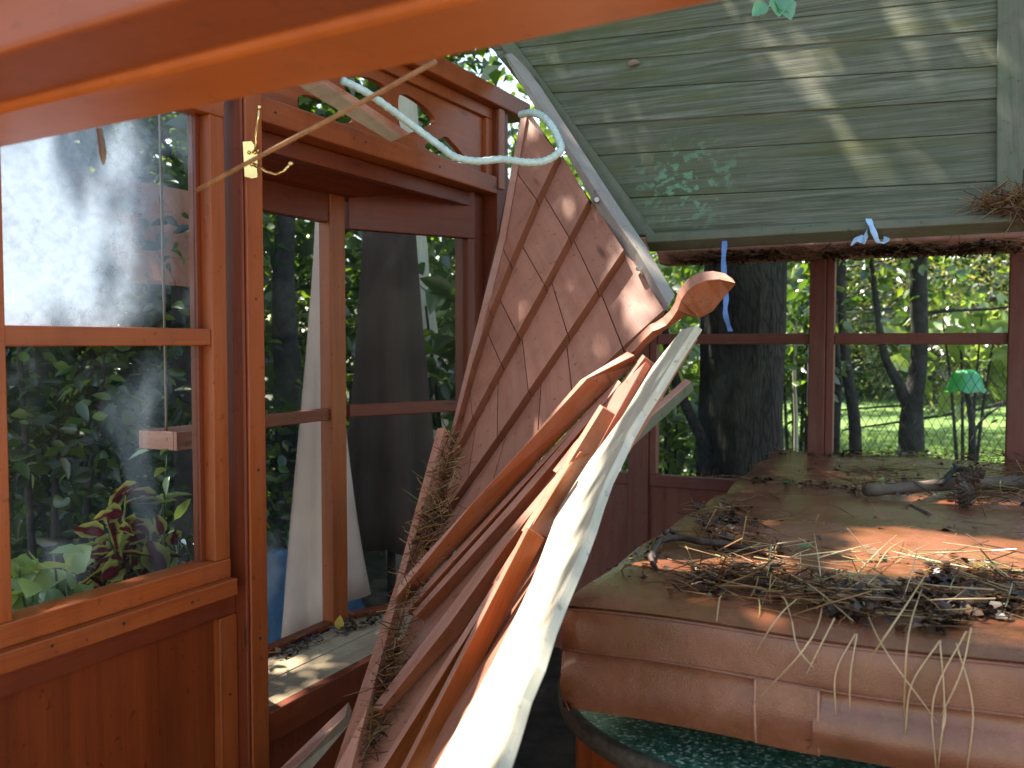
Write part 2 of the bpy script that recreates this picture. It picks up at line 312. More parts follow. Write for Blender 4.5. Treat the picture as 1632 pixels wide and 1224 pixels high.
def vinylmat():
    m, t, out = newmat('brown_vinyl_cover'); bs = N(t, 'ShaderNodeBsdfPrincipled'); t.links.new(bs.outputs[0], out.inputs[0])
    tc = N(t, 'ShaderNodeTexCoord'); pos = tc.outputs['Object']
    c = ramp(t, noise(t, pos, 5, 6, .65), [(.3, (.13, .040, .018)), (.55, (.215, .075, .036)), (.75, (.29, .118, .068))])
    st = noise(t, mapping(t, pos, (9, 3, 9)), 1, 4, .6, 1.2); c = mixc(t, math_(t, 'MULTIPLY', ramp(t, st, [(.5, (0, 0, 0)), (.62, (1, 1, 1))]), .5), c, (.15, .06, .016))
    dk = noise(t, pos, 16, 6, .75); c = mixc(t, ramp(t, dk, [(.63, (0, 0, 0)), (.72, (.85, .85, .85))]), c, (.03, .018, .012))
    gn = noise(t, pos, 1.7, 3, .5); c = mixc(t, math_(t, 'MULTIPLY', ramp(t, gn, [(.55, (0, 0, 0)), (.75, (1, 1, 1))]), .16), c, (.20, .15, .05))
    t.links.new(c, bs.inputs['Base Color'])
    t.links.new(ramp(t, noise(t, pos, 7, 5, .6), [(.32, (.12, .12, .12)), (.68, (.34, .34, .34))]), bs.inputs['Roughness'])
    bs.inputs['Specular IOR Level'].default_value = .55
    vo = N(t, 'ShaderNodeTexVoronoi'); vo.inputs['Scale'].default_value = 420; t.links.new(pos, vo.inputs['Vector'])
    h = math_(t, 'ADD', math_(t, 'MULTIPLY', vo.outputs['Distance'], .05), noise(t, pos, 6, 3, .5))
    b = N(t, 'ShaderNodeBump'); b.inputs['Strength'].default_value = .35; b.inputs['Distance'].default_value = .02
    t.links.new(h, b.inputs['Height']); t.links.new(b.outputs[0], bs.inputs['Normal']); return m
M['vinyl'] = vinylmat()
def turfmat():
    m, t, out = newmat('green_speckled_surface'); bs = N(t, 'ShaderNodeBsdfPrincipled'); t.links.new(bs.outputs[0], out.inputs[0])
    tc = N(t, 'ShaderNodeTexCoord'); pos = tc.outputs['Object']
    vo = N(t, 'ShaderNodeTexVoronoi'); vo.inputs['Scale'].default_value = 170; t.links.new(pos, vo.inputs['Vector'])
    sp = N(t, 'ShaderNodeSeparateColor'); t.links.new(vo.outputs['Color'], sp.inputs[0])
    c = ramp(t, sp.outputs[0], [(0, (.02, .08, .05)), (.4, (.06, .20, .125)), (.75, (.11, .30, .19)), (.84, (.20, .45, .30)), (.9, (.6, .72, .6))])
    t.links.new(c, bs.inputs['Base Color']); bs.inputs['Roughness'].default_value = .35
    b = N(t, 'ShaderNodeBump'); b.inputs['Strength'].default_value = .8; b.inputs['Distance'].default_value = .004
    t.links.new(sp.outputs[1], b.inputs['Height']); t.links.new(b.outputs[0], bs.inputs['Normal']); return m
M['turf'] = turfmat()
def lawnmat():
    m, t, out = newmat('lawn_grass'); bs = N(t, 'ShaderNodeBsdfPrincipled'); t.links.new(bs.outputs[0], out.inputs[0])
    tc = N(t, 'ShaderNodeTexCoord'); n = math_(t, 'ADD', math_(t, 'MULTIPLY', noise(t, tc.outputs['Object'], .8, 4, .6), .55), math_(t, 'MULTIPLY', noise(t, tc.outputs['Object'], 22, 6, .75), .45))
    t.links.new(ramp(t, n, [(.34, (.05, .085, .02)), (.5, (.12, .21, .035)), (.66, (.24, .31, .08))]), bs.inputs['Base Color']); bs.inputs['Roughness'].default_value = .8
    return m
M['lawn'] = lawnmat()

# ============================================================ setting
g = MB(); g.face_ = None
def sheet(name, x0, x1, y0, y1, z, mat, n=1, kind='structure'):
    b = MB(); b.v = [A3(x0, y0, z), A3(x1, y0, z), A3(x1, y1, z), A3(x0, y1, z)]; b.face([0, 1, 2, 3], (1, 0, 0)); return b.build(name, mat, None, 0, False, kind)
sheet('ground', -150, 150, -60, 260, 0, M['soil'])
M['bounce'] = simple('pale_bounce', (.50, .44, .36), .85, 0, .12, 6, .3)
sheet('bounce_ground', -3.2, 3.2, -5, .72, .004, M['bounce'])  # unseen pale ground added to bounce sunlight up onto beam and wall
sheet('lawn', .6, 60, 6.6, 90, .006, M['lawn'])

# ============================================================ left window wall
ww = thing('window_wall', 'orange stained cedar wall with a dusty two-pane window above a grained lower panel', 'wall')
aL, aS0, aS1, aP0 = aW(3, 930), aW(326, 700), aW(350, 700), aW(366, 700)
aBeg = aL-.75
def wbox(mb, a0, a1, o0, o1, z0, z1, ax=None):
    return mb.box(W(a0, o0, z0), DW*(a1-a0), NW*(o1-o0), UP*(z1-z0), ax)
zs0, zs1 = zW(0, 1051)-0, zW(381, 909)   # sill cap
zs0 = 1.4-.580; zs1 = 1.4-.541; zf0 = zs1; zf1 = 1.4-.497; zr0 = 1.4-.008; zr1 = 1.4+.030; zt0 = 1.4+.505; zt1 = 1.4+.585
b = MB(); wbox(b, aBeg, aW(379, 915, -.05), -.05, .045, zs0, zs1); b.build('sill', M['cedar'], ww, .003)
b = MB(); wbox(b, aBeg, aP0, -.012, .03, zs0-.055, zs0-.001); b.build('apron', M['cedar_dark'], ww, .002)
win = None
b = MB(); wbox(b, aS0, aS1, -.028, .03, zf1, zt0); wbox(b, aL-.045, aL, -.028, .03, zf1, zt0); wbox(b, aL-.045, aS1, -.03, .03, zf0, zf1); wbox(b, aL-.045, aS1, -.03, .03, zt0, zt1)
win = b.build('window', M['cedar'], ww, .003)
b = MB(); wbox(b, aL, aS0, -.024, .022, zr0, zr1); b.build('glazing_bar', M['cedar'], win, .003)
b = MB(); wbox(b, aS0-.014, aS0, .001, .024, zf1, zr0); wbox(b, aS0-.014, aS0, .001, .024, zr1, zt0); b.build('bead', M['cedar_dark'], win, .001)
b = MB(); wbox(b, aL, aS0-.014, .006, .010, zr1, zt0); b.build('pane', M['glass_left'], win)
b = MB(); wbox(b, aL, aS0-.014, .006, .010, zf1, zr0); b.build('pane', M['glass_low'], win)
# unseen further window bay to the left keeps the wall going
b = MB(); wbox(b, aBeg, aL-.046, -.025, .03, zf0, zt1); b.build('end_board', M['cedar'], ww, .003)
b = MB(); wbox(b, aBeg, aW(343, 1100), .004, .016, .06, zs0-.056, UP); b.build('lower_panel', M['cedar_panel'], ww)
b = MB(); wbox(b, aW(344, 1100), aP0, -.016, .03, .0, zs0-.056); b.build('stile', M['cedar'], ww, .003)
b = MB(); wbox(b, aBeg, aW(343, 1100), -.016, .03, 0, .059); b.build('bottom_rail', M['cedar'], ww, .003)
b = MB(); wbox(b, aBeg, aP0, -.03, .05, zt1+.001, 1.4+.66); b.build('top_plate', M['cedar_dark'], ww, .003)

# ============================================================ bay alcove
bay = thing('bay_alcove', 'cedar bay alcove with angled windows, slatted bench and cut-out transom panel', 'alcove')
ap0 = aP0+.001; ap1 = aW(417, 300, -.05)-.006
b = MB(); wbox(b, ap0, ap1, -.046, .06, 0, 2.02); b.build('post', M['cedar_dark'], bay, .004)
b = MB(); wbox(b, ap1-.05, ap1+.006, -.054, -.0465, 0, 2.02); b.build('post_face', M['cedar'], bay, .003)  # lighter slab paints the post's lit inner face against its shaded front
aE = aW(777, 300)
zh0, zh1, zt = 1.4+.524, 1.4+.585, 1.4+.845
b = MB(); wbox(b, ap1+.001, aE+.02, -.03, .06, zh0, zh1); b.build('header', M['cedar'], bay, .004)
b = MB(); wbox(b, aE+.021, aE+.105, -.03, .06, 0, zt-.02); b.build('post', M['cedar_dark'], bay, .004)
b = MB(); wbox(b, aE+.021, aE+.058, -.04, -.031, zh0+.02, zt-.02); b.build('post_face', M['pink'], bay, .003)
b = MB(); wbox(b, ap0, aE+.25, -.05, .08, zt-.019, zt+.045); b.build('top_rail', M['cedar'], bay, .004)
# transom panel with cut-outs
offP = .012
def wp(px, py): return (aW(px, py, offP), zW(px, py, offP))
cuts = [[(470, 148), (520, 160), (566, 186), (560, 197), (520, 196), (470, 180)],
        [(545, 124), (580, 122), (604, 133), (614, 143), (610, 156), (580, 163), (545, 160)],
        [(630, 151), (643, 150), (668, 165), (690, 188), (690, 197), (680, 202), (652, 214), (632, 205)],
        [(672, 236), (676, 228), (694, 224), (707, 216), (722, 232), (744, 258), (735, 262), (704, 252)]]
cu = bpy.data.curves.new('transom', 'CURVE'); cu.dimensions = '2D'; cu.fill_mode = 'BOTH'; cu.extrude = .009
def spl(pts):
    s_ = cu.splines.new('POLY'); s_.points.add(len(pts)-1); s_.use_cyclic_u = True
    for q, p in zip(s_.points, pts): q.co = (p[0], p[1], 0, 1)
spl([(ap1+.03, zh1+.001), (aE-.03, zh1+.001), (aE-.03, zt-.06), (ap1+.03, zt-.06)])
def smooth_poly(pts):
    pts = [np.array(p) for p in pts]
    for _ in range(2):
        o = []
        for i in range(len(pts)): p, q = pts[i], pts[(i+1) % len(pts)]; o += [.8*p+.2*q, .2*p+.8*q]
        pts = o
    return pts
for c in cuts: spl(smooth_poly([wp(*p) for p in c]))
tmp = bpy.data.objects.new('tmp', cu); COL.objects.link(tmp); dg = bpy.context.evaluated_depsgraph_get(); dg.update()
me = bpy.data.meshes.new_from_object(tmp.evaluated_get(dg)); bpy.data.objects.remove(tmp)
mtx = Matrix(((DW[0], 0, NW[0], 0), (DW[1], 0, NW[1], 0), (0, 1, 0, 0), (0, 0, 0, 1)))
mtx.translation = Vector(OW+NW*offP); uvs = [v.co.copy() for v in me.vertices]
me.transform(mtx); me.materials.clear()
uvl = me.uv_layers.new(name='UVMap') if not me.uv_layers else me.uv_layers[0]
for lp in me.loops: c_ = uvs[lp.vertex_index]; uvl.data[lp.index].uv = (c_.x, c_.y)
link('transom_panel', me, M['cedar'], bay)
b = MB(); wbox(b, ap1+.001, aE+.02, -.012, .035, zt-.059, zt-.020); wbox(b, aE-.029, aE+.02, -.012, .035, zh1+.001, zt-.060); b.build('transom_frame', M['cedar'], bay, .003)
# bay floor plan: back windows parallel to the wall, then an angled side window
OFB = .25
aM0, aM1 = aW(527, 700, OFB), aW(553, 700, OFB)
M1 = W(aM1, OFB, 0); E1 = W(aW(757, 500, .02), .02, 0)
DS = unit(E1-M1); LS = np.linalg.norm(E1-M1); NS = A3(-DS[1], DS[0], 0)
zb = 1.4-.905                       # bench top
zwt, zwb = 1.4+.372, 1.4-.885       # glass head and foot
def bbox_(mb, a0, a1, z0, z1, o0=0, o1=.035, ax=None): return mb.box(W(a0, OFB+o0, z0), DW*(a1-a0), NW*(o1-o0), UP*(z1-z0), ax)
def sbox(mb, a0, a1, z0, z1, o0=0, o1=.035, ax=None): return mb.box(M1+DS*a0+NS*o0+UP*z0, DS*(a1-a0), NS*(o1-o0), UP*(z1-z0), ax)
b = MB(); bbox_(b, aM0, aM1-.008, zb, zwt+.12, -.006, .04); b.build('mullion', M['cedar'], bay, .004)
aB0 = aW(334, 700, OFB+.04)
f = MB(); bbox_(f, aB0, aM0-.001, zb, zwb); bbox_(f, aB0, aM0-.001, zwt, zwt+.10); bbox_(f, aB0, aB0+.02, zwb+.001, zwt-.001)
wl = f.build('window', M['cedar_dark'], bay, .003)
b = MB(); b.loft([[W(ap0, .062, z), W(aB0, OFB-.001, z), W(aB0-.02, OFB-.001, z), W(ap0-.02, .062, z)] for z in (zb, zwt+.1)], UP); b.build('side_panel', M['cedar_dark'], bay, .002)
b = MB(); bbox_(b, aB0+.021, aM0-.001, 1.4-.245, 1.4-.208, .003, .03); b.build('glazing_bar', M['cedar_dark'], wl, .003)
b = MB(); bbox_(b, aB0+.021, aM0-.001, 1.4-.207, zwt, .016, .02); b.build('pane', M['glass'], wl)
b = MB(); bbox_(b, aB0+.021, aM0-.001, zwb, 1.4-.246, .016, .02); b.build('pane', M['glass'], wl)
f = MB(); sbox(f, .012, LS, zb, zwb); sbox(f, .012, LS, zwt-.01, zwt+.16); sbox(f, LS-.03, LS, zwb+.001, zwt-.011)
wr = f.build('window', M['cedar_dark'], bay, .003)
b = MB(); sbox(b, .012, LS-.031, 1.4-.243, 1.4-.202, .003, .03); b.build('glazing_bar', M['cedar_dark'], wr, .003)
b = MB(); sbox(b, .012, LS-.031, 1.4-.201, zwt-.011, .016, .02); b.build('pane', M['glass'], wr)
b = MB(); sbox(b, .012, LS-.031, zwb+.001, 1.4-.244, .016, .02); b.build('pane', M['glass'], wr)
b = MB(); wbox(b, aE-.06, aE+.02, .025, .10, zb, zh0-.002); b.build('stile', M['cedar_dark'], bay, .003)
# soffit boards sloping out to the window heads
b = MB(); nb = 5
for i in range(nb):
    o0, o1 = .06+i*(OFB-.04)/nb, .06+(i+1)*(OFB-.04)/nb-.003
    z0, z1 = zh0-.004-(o0-.06)*.33, zh0-.004-(o1-.06)*.33
    b.loft([[W(x, o0, z0), W(x, o1, z1), W(x, o1, z1+.02), W(x, o0, z0+.02)] for x in (aB0, aE+.1)])
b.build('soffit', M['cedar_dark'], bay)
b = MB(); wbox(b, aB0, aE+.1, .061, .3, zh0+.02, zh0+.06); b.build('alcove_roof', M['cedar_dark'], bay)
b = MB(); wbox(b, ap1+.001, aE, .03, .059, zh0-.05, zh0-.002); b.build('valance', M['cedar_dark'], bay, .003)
# bench
b = MB(); nb = 4
for i in range(nb):
    o0 = -.005+i*.063
    wbox(b, ap1+.0, aE+.01, o0, o0+.0615, zb-.03, zb-.002*(i % 2))
b.build('bench_seat', M['bench'], bay, .002)
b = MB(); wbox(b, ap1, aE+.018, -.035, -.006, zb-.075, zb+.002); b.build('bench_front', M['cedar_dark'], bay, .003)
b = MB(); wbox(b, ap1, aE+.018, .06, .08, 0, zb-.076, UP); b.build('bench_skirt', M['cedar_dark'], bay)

def nail(parent, p, n):
    b = MB(); b.tube([np.asarray(p)-unit(n)*.004, np.asarray(p)+unit(n)*.0012], .0032, 8); b.build('nail_head', M['nail'], parent)
for x in (.06, .22, .40): nail(ww, W(aL+x, -.0505, (zs0+zs1)/2+.004*math.sin(x*30)), -NW)
for z in (.12, .35, .58): nail(ww, W((aW(344, 1100)+aP0)/2, -.0165, z), -NW)
for z in (.3, .7, 1.1, 1.5): nail(bay, W(ap1-.022, -.0545, z), -NW)
for x in (.08, .45, .85): nail(bay, W(ap1+x, -.0305, zh0+.03), -NW)
# ============================================================ back wall
bw = thing('back_wall', 'red stained back wall with four window panes behind the hot tub cover', 'wall')
def kbox(mb, b0, b1, o0, o1, z0, z1, ax=None): return mb.box(B(b0, o0, z0), UB*(b1-b0), NB*(o1-o0), UP*(z1-z0), ax)
zbs = zB(1060, 757); zbt = zB(1060, 424)
bp = [(bB(1004, 740), bB(1036, 740)), (bB(1290, 600), bB(1316, 600)), (bB(1605, 600), bB(1634, 600))]
bp.append((bp[2][1]+.75, bp[2][1]+.83))
for i, (x0, x1) in enumerate(bp):
    b = MB(); kbox(b, x0, x1, -.03, .05, 0, zbt+.02); b.build('post', M['cedar_red'], bw, .004)
bl0 = bp[0][0]-.75
zr = (zB(1400, 549), zB(1400, 531))
for i, (x0, x1) in enumerate([(bp[0][1]+.001, bp[1][0]-.001), (bp[1][1]+.001, bp[2][0]-.001), (bp[2][1]+.001, bp[3][0]-.001), (bl0, bp[0][0]-.001)]):
    f = MB(); kbox(f, x0, x1, -.018, .03, zbs-.05, zbs); kbox(f, x0, x0+.03, -.018, .03, zbs+.001, zbt); wf = f.build('window', M['cedar_red'], bw, .003)
    q = MB(); kbox(q, x0+.031, x1, -.012, .02, zr[0], zr[1]); q.build('glazing_bar', M['cedar_red'], wf, .003)
    q = MB(); kbox(q, x0+.031, x1, .004, .008, zr[1], zbt); q.build('pane', M['glass'], wf)
    q = MB(); kbox(q, x0+.031, x1, .004, .008, zbs, zr[0]); q.build('pane', M['glass'], wf)
    q = MB(); kbox(q, x0, x1, -.008, .016, 0, zbs-.051, UP); q.build('lower_panel', M['cedar_red'], bw)
bs0 = bB(1062, 420)
b = MB()
for x0, x1 in [(bs0, bp[3][1])]:
    b.loft([[B(x0+.0, -.10, zbt), B(x0, .0, zbt-.002), B(x0-.02, .06, zbt+.08), B(x0-.03, -.08, zbt+.085), B(x0-.0, -.115, zbt+.05)],
            [B(x1, -.10, zbt), B(x1, .0, zbt-.002), B(x1, .06, zbt+.08), B(x1, -.08, zbt+.085), B(x1, -.115, zbt+.05)]])
b.build('eave_beam', M['pink'], bw, .004)
b = MB(); b.loft([[B(x, .07, zbt+.09), B(x, .7, zbt+.44), B(x, .7, zbt+.48), B(x, .07, zbt+.13)] for x in (bs0-.2, bp[3][1])]); b.build('roof_slope', M['shingle'], bw)

# ============================================================ foreground roof beam
fb = thing('roof_beam', 'big orange roof beam crossing the doorway opening overhead', 'beam')
p0 = P(0, 238, 1.22); hbm = p0[2]
p1 = hz(1190, -2, hbm); ax = unit(p1-p0); sd = unit(np.cross(UP, ax))   # sd points away from the camera side
if sd[1] < 0: sd = -sd
q0 = p0-ax*.9; ln = 3.2
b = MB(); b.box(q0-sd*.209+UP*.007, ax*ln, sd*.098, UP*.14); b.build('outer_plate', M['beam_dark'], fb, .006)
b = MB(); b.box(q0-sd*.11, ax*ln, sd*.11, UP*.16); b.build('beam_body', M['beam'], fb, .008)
b = MB(); b.box(q0-sd*.245+UP*.078, ax*ln, sd*.035, UP*.19); b.build('fascia', M['bark_red'], fb, .006)
# ============================================================ hot tub and its cover
zt_ = .95
fl = hz(1240, 716, zt_); nl = hz(895, 957, zt_); nr = hz(1632, 1033, zt_)
ef = unit(nr-nl); es = unit(fl-nl); Lside = np.linalg.norm(fl-nl)
ef2 = UB*.8+ef*.2; ef2 = unit(ef2)
Wd = 2.35
cov = thing('tub_cover', 'worn brown vinyl hot tub cover littered with pine needles', 'tub cover')
# top: two hinged halves, slightly crowned, with a dip at the fold
nu, nv = 60, 70
def top_pt(u, v):
    p = nl+ef2*(u*Wd)+es*(v*Lside)
    tf = (v-.56)
    z = .016*math.exp(-(tf/.03)**2)*-1+.012*math.sin(u*3.1)*math.sin(v*3.1)+.004*math.sin(u*23+v*9)+.003*math.sin(v*41+u*5)
    e = min(u, 1-u, v, 1-v)*2.3
    if e < .05: z -= .008*(1-e/.05)**2
    return p+UP*z
V = [top_pt(i/nu, j/nv) for j in range(nv+1) for i in range(nu+1)]
b = MB(); b.v = V
b.f = [(j*(nu+1)+i, j*(nu+1)+i+1, (j+1)*(nu+1)+i+1, (j+1)*(nu+1)+i) for j in range(nv) for i in range(nu)]
b.build('cover_top', M['vinyl'], cov, 0, True)
def skirt(name, pts_prof, path, wav=0, mat='vinyl'):
    """path: base points with outward dirs; pts_prof: (out, down)"""
    bb = MB(); m = len(path)
    for i, (p, o) in enumerate(path):
        for k, (x, d) in enumerate(pts_prof): bb.v.append(p+o*(x+wav*math.sin(i*.55+k*.4)*(k/len(pts_prof)))-UP*(d+wav*.8*math.sin(i*.37)*(k/len(pts_prof))))
    n = len(pts_prof)
    bb.f = [(i*n+k, (i+1)*n+k, (i+1)*n+k+1, i*n+k+1) for i in range(m-1) for k in range(n-1)]
    return bb.build(name, M[mat], cov, 0, True)
of = -es; ol = -ef2
def edge(f0, f1, n, side):
    if side == 'f': return [(top_pt(t, 0), of) for t in np.linspace(f0, f1, n)]
    return [(top_pt(0, t), ol) for t in np.linspace(f0, f1, n)]
corner = [(top_pt(0, 0), unit(of*math.cos(a)+ol*math.sin(a))) for a in np.linspace(0, math.pi/2, 7)]
path = edge(1, 0, 60, 'f')[:-1]+corner+edge(0, 1, 50, 'l')[1:]
skirt('cover_edge', [(-.022, -.001), (-.010, .000), (-.003, .004), (.000, .012), (.0005, .04), (.0005, .066), (-.001, .078)], path, .002)
pr = [(.000, .078), (-.003, .084), (-.003, .094), (.002, .106), (.009, .122), (.012, .138), (.012, .153), (.002, .170), (-.010, .187)]
skirt('cover_valance', pr, edge(1, .18, 50, 'f'), .003)
pr2 = [(.000, .078), (-.004, .084), (-.004, .10), (.0, .115), (.002, .14), (-.004, .168), (-.012, .186)]
skirt('cover_flap', pr2, edge(.145, 0, 12, 'f')[:-1]+corner+edge(0, 1, 40, 'l')[1:], .003)
skirt('strap', [(.003, .078), (.003, .10), (.007, .12), (.0, .155), (-.012, .188)], edge(.183, .142, 4, 'f'), .001)
# seam cords
sm = MB(); sm.tube([p+o*-.0005-UP*.006 for p, o in path], .0028, 5); sm.build('seam', M['vinyl'], cov, 0, True)
sm = MB(); sm.tube([p+o*-.0005-UP*.0785 for p, o in path], .003, 5); sm.build('seam', M['vinyl'], cov, 0, True)
for u in (.142, .183):
    sm = MB(); p = top_pt(u, 0); sm.tube([p+of*x-UP*d for x, d in ((.004, .079), (.004, .10), (.008, .12), (.003, .15), (-.010, .186))], .0025, 5); sm.build('seam', M['needle_tan'] if 0 else M['pink'], cov, 0, True)
tub = thing('hot_tub', 'round hot tub with green speckled rim and red wooden staves under the brown cover', 'hot tub')
zrim = .69; cc = A3(.57, 1.86, 0); rr = np.linalg.norm((hz(985, 1190, zrim)-cc)[:2])
NSEG = 96
def circ(r, z): return [cc*A3(1, 1, 0)+A3(r*math.cos(2*math.pi*i/NSEG), r*math.sin(2*math.pi*i/NSEG), z) for i in range(NSEG)]
b = MB(); b.loft([circ(rr-.012, zrim-.03), circ(rr-.012, zrim), circ(rr-.35, zrim), circ(rr-.35, zrim-.03)], cap=False); b.build('rim', M['turf'], tub)
b = MB(); b.loft([circ(rr-.012, zrim-.032), circ(rr+.006, zrim-.032), circ(rr+.008, zrim-.004), circ(rr+.003, zrim+.003), circ(rr-.012, zrim+.002)], cap=False); b.build('edge_band', simple('dark_worn_edging', (.10, .085, .06), .6, 0, .3, 50), tub, 0, True)
b = MB(); ns = 60
for i in range(ns):
    a0, a1 = 2*math.pi*i/ns, 2*math.pi*(i+.95)/ns; r0 = rr-.03
    c0, s0, c1, s1 = math.cos(a0), math.sin(a0), math.cos(a1), math.sin(a1); z0 = A3(cc[0], cc[1], 0)
    b.loft([[z0+A3(r0*c0, r0*s0, 0), z0+A3(r0*c1, r0*s1, 0), z0+A3((r0-.03)*c1, (r0-.03)*s1, 0), z0+A3((r0-.03)*c0, (r0-.03)*s0, 0)],
            [z0+A3(r0*c0, r0*s0, zrim-.033), z0+A3(r0*c1, r0*s1, zrim-.033), z0+A3((r0-.03)*c1, (r0-.03)*s1, zrim-.033), z0+A3((r0-.03)*c0, (r0-.03)*s0, zrim-.033)]])
b.build('staves', M['cedar'], tub)

# ============================================================ fallen roof: plank panel
PA = P(1032, 384, 2.72)                              # lower left corner
PE = P(1632, 349, 2.33)
LP = unit(PE-PA); PT = P(792, 85, 3.38)
NP = unit(np.cross(LP, PT-PA));
if np.dot(NP, CAM-PA) < 0: NP = -NP
UPn = np.cross(NP, LP); UPn = UPn if UPn[2] > 0 else -UPn
def onP(px, py, off=0): return hit(px, py, PA+NP*off, NP)
LICHEN = tuple(onP(1090, 290))
M['planks'] = plankmat()
pp = thing('plank_roof_panel', 'fallen roof panel of mossy grey planks leaning over the tub', 'roof panel')
lines = [(388, 350), (340, 304), (297, 255), (250, 210), (207, 160), (160, 115), (112, 62), (76, 5), (30, -50), (-20, -105), (-70, -160)]
# plank joints given at px 850 and px 1590 (measured)
jl = [(392, 351), (320, 298), (252, 222), (203, 170), (150, 124), (106, 64), (74, 4), (20, -55), (-30, -112), (-80, -170)]
b = MB(); th = .022
xl = lambda y: 792+(y-85)*(1032-792)/(384-85)
for i in range(len(jl)-1):
    def lp(x, k): y0, y1 = jl[k]; return y0+(x-850)*(y1-y0)/(1590-850)
    def edgept(k):
        x = 900
        for _ in range(30): x = xl(lp(x, k))
        return x, lp(x, k)
    xa0, ya0 = edgept(i); xa1, ya1 = edgept(i+1)
    if i == 0: xa0, ya0 = 1034, lp(1034, 0)
    XR = 1592
    o = random.uniform(0, .010); gp = .7
    A_, B_, C_, D_ = onP(xa0, ya0-gp, o), onP(XR, lp(XR, i)-gp, o), onP(XR, lp(XR, i+1)+gp, o), onP(xa1, ya1+gp, o)
    # the panel runs on past the batten
    B_ = B_+LP*.5; C_ = C_+LP*.5
    b.loft([[A_, B_, C_, D_], [A_-NP*th, B_-NP*th, C_-NP*th, D_-NP*th]], LP)
b.build('planking', M['planks'], pp, .002)
b = MB(); q = [onP(1588, 352, .024), onP(1590, -60, .024), onP(1650, -60, .024), onP(1650, 348, .024)]; b.prism(q, -NP*.017, UPn); b.build('batten', M['mossy'], pp, .003)
b = MB(); q = [onP(1030, 386, .03), onP(1028, 373, .03), onP(1700, 334, .03), onP(1700, 347, .03)]; b.prism(q, -NP*.05, LP); b.build('bottom_lip', M['mossy'], pp, .003)
b = MB(); q = [onP(1052, 397, .022), onP(1006, 368, .022), onP(842, 140, .022), onP(790, 62, .022), onP(808, 60, .022), onP(856, 120, .022)]
q = [onP(1046, 374, .02), onP(1016, 374, .02), onP(790, 62, .02), onP(815, 60, .02)]; b.prism(q, -NP*.014, PT-PA); b.build('hip_batten', M['mossy'], pp, .003)

# ============================================================ fallen roof: shingled panel
QA, QB, QC = P(845, 180, 3.1), P(1064, 488, 2.45), P(640, 940, 2.16)
NQ = unit(np.cross(QB-QA, QC-QA))
if np.dot(NQ, CAM-QA) < 0: NQ = -NQ
def onQ(px, py, off=0): return hit(px, py, QA+NQ*off, NQ)
sp = thing('shingled_roof_panel', 'collapsed roof section with pinkish wooden shingles in diagonal courses', 'roof panel')
S0 = [(836, 183), (800, 379), (771, 499), (758, 560), (722, 690)]
S1 = [(890, 244), (849, 330), (790, 470), (762, 545), (724, 688)]
S2 = [(938, 318), (874, 440), (780, 612), (721, 725)]
S3 = [(994, 398), (926, 499), (806, 676), (698, 830)]
S4 = [(1058, 494), (935, 604), (771, 787), (640, 925)]
def along(L, t):
    L = [np.array(p, float) for p in L]; ds = [np.linalg.norm(L[i+1]-L[i]) for i in range(len(L)-1)]; s_ = t*sum(ds)
    for i, d in enumerate(ds):
        if s_ <= d or i == len(ds)-1: return L[i]+(L[i+1]-L[i])*(s_/d)
        s_ -= d
BT = .040
for ci, (La, Lb, k) in enumerate([(S0, S1, 5), (S1, S2, 6), (S2, S3, 6), (S3, S4, 6)]):
    b = MB(); cuts_ = [0]+[(i+random.uniform(-.18, .18))/k for i in range(1, k)]+[1]
    for i in range(k):
        t0, t1 = cuts_[i], cuts_[i+1]-(.003 if i < k-1 else 0)
        sh = .05 if ci else 0
        h = BT*random.uniform(.96, 1.05); lo = .003
        A_, B_ = along(La, max(0, t0)), along(La, min(1, t1)); C_, D_ = along(Lb, min(1, t1)), along(Lb, t0)
        if ci: A_ = A_+np.array([6, 3]); B_ = B_+np.array([6, 3])
        T = [onQ(*A_, .001), onQ(*B_, .001), onQ(*C_, h), onQ(*D_, h)]
        Bt = [onQ(*A_, -.006), onQ(*B_, -.006)]+[T[2]-NQ*(h-lo), T[3]-NQ*(h-lo)]
        b.loft([T, Bt], T[3]-T[0])
    so_ = b.build('shingle_course', M['shingle'], sp, .001); so_.data.materials.append(M['butt'])
    for i in range(k): so_.data.polygons[i*6+2].material_index = 1
# butt strips of each course read as darker edges
def strip(L, wpx, h0, h1, name, mat, shift=0):
    bb = MB(); secs = []
    for p in L:
        a_ = onQ(p[0]+shift, p[1], h1); b_ = onQ(p[0]+shift, p[1], h0); o = unit(np.cross(NQ, onQ(*L[0])-onQ(*L[-1])))
        if np.dot(o, onQ(1000, 600)-onQ(800, 400)) < 0: o = -o
        c_ = a_+o*wpx; d_ = b_+o*wpx; secs.append([a_, c_, d_, b_])
    bb.loft(secs); return bb.build(name, mat, sp, .0015)
for L in (): strip(L, .020, .004, BT+.003, 'course_strip', M['butt'], -3)
strip([(832, 186), (797, 379), (767, 499), (755, 545), (720, 690)], .022, .0, .016, 'edge_strip', M['pink'], -2)
b = MB(); q = [onQ(*p, -.012) for p in [(838, 170), (1066, 500), (935, 612), (640, 940), (722, 690)]]; b.prism(q, -NQ*.02, QC-QA); b.build('sheathing', M['bark_red'], sp)  # dark colour stands in for the shadow line under each course
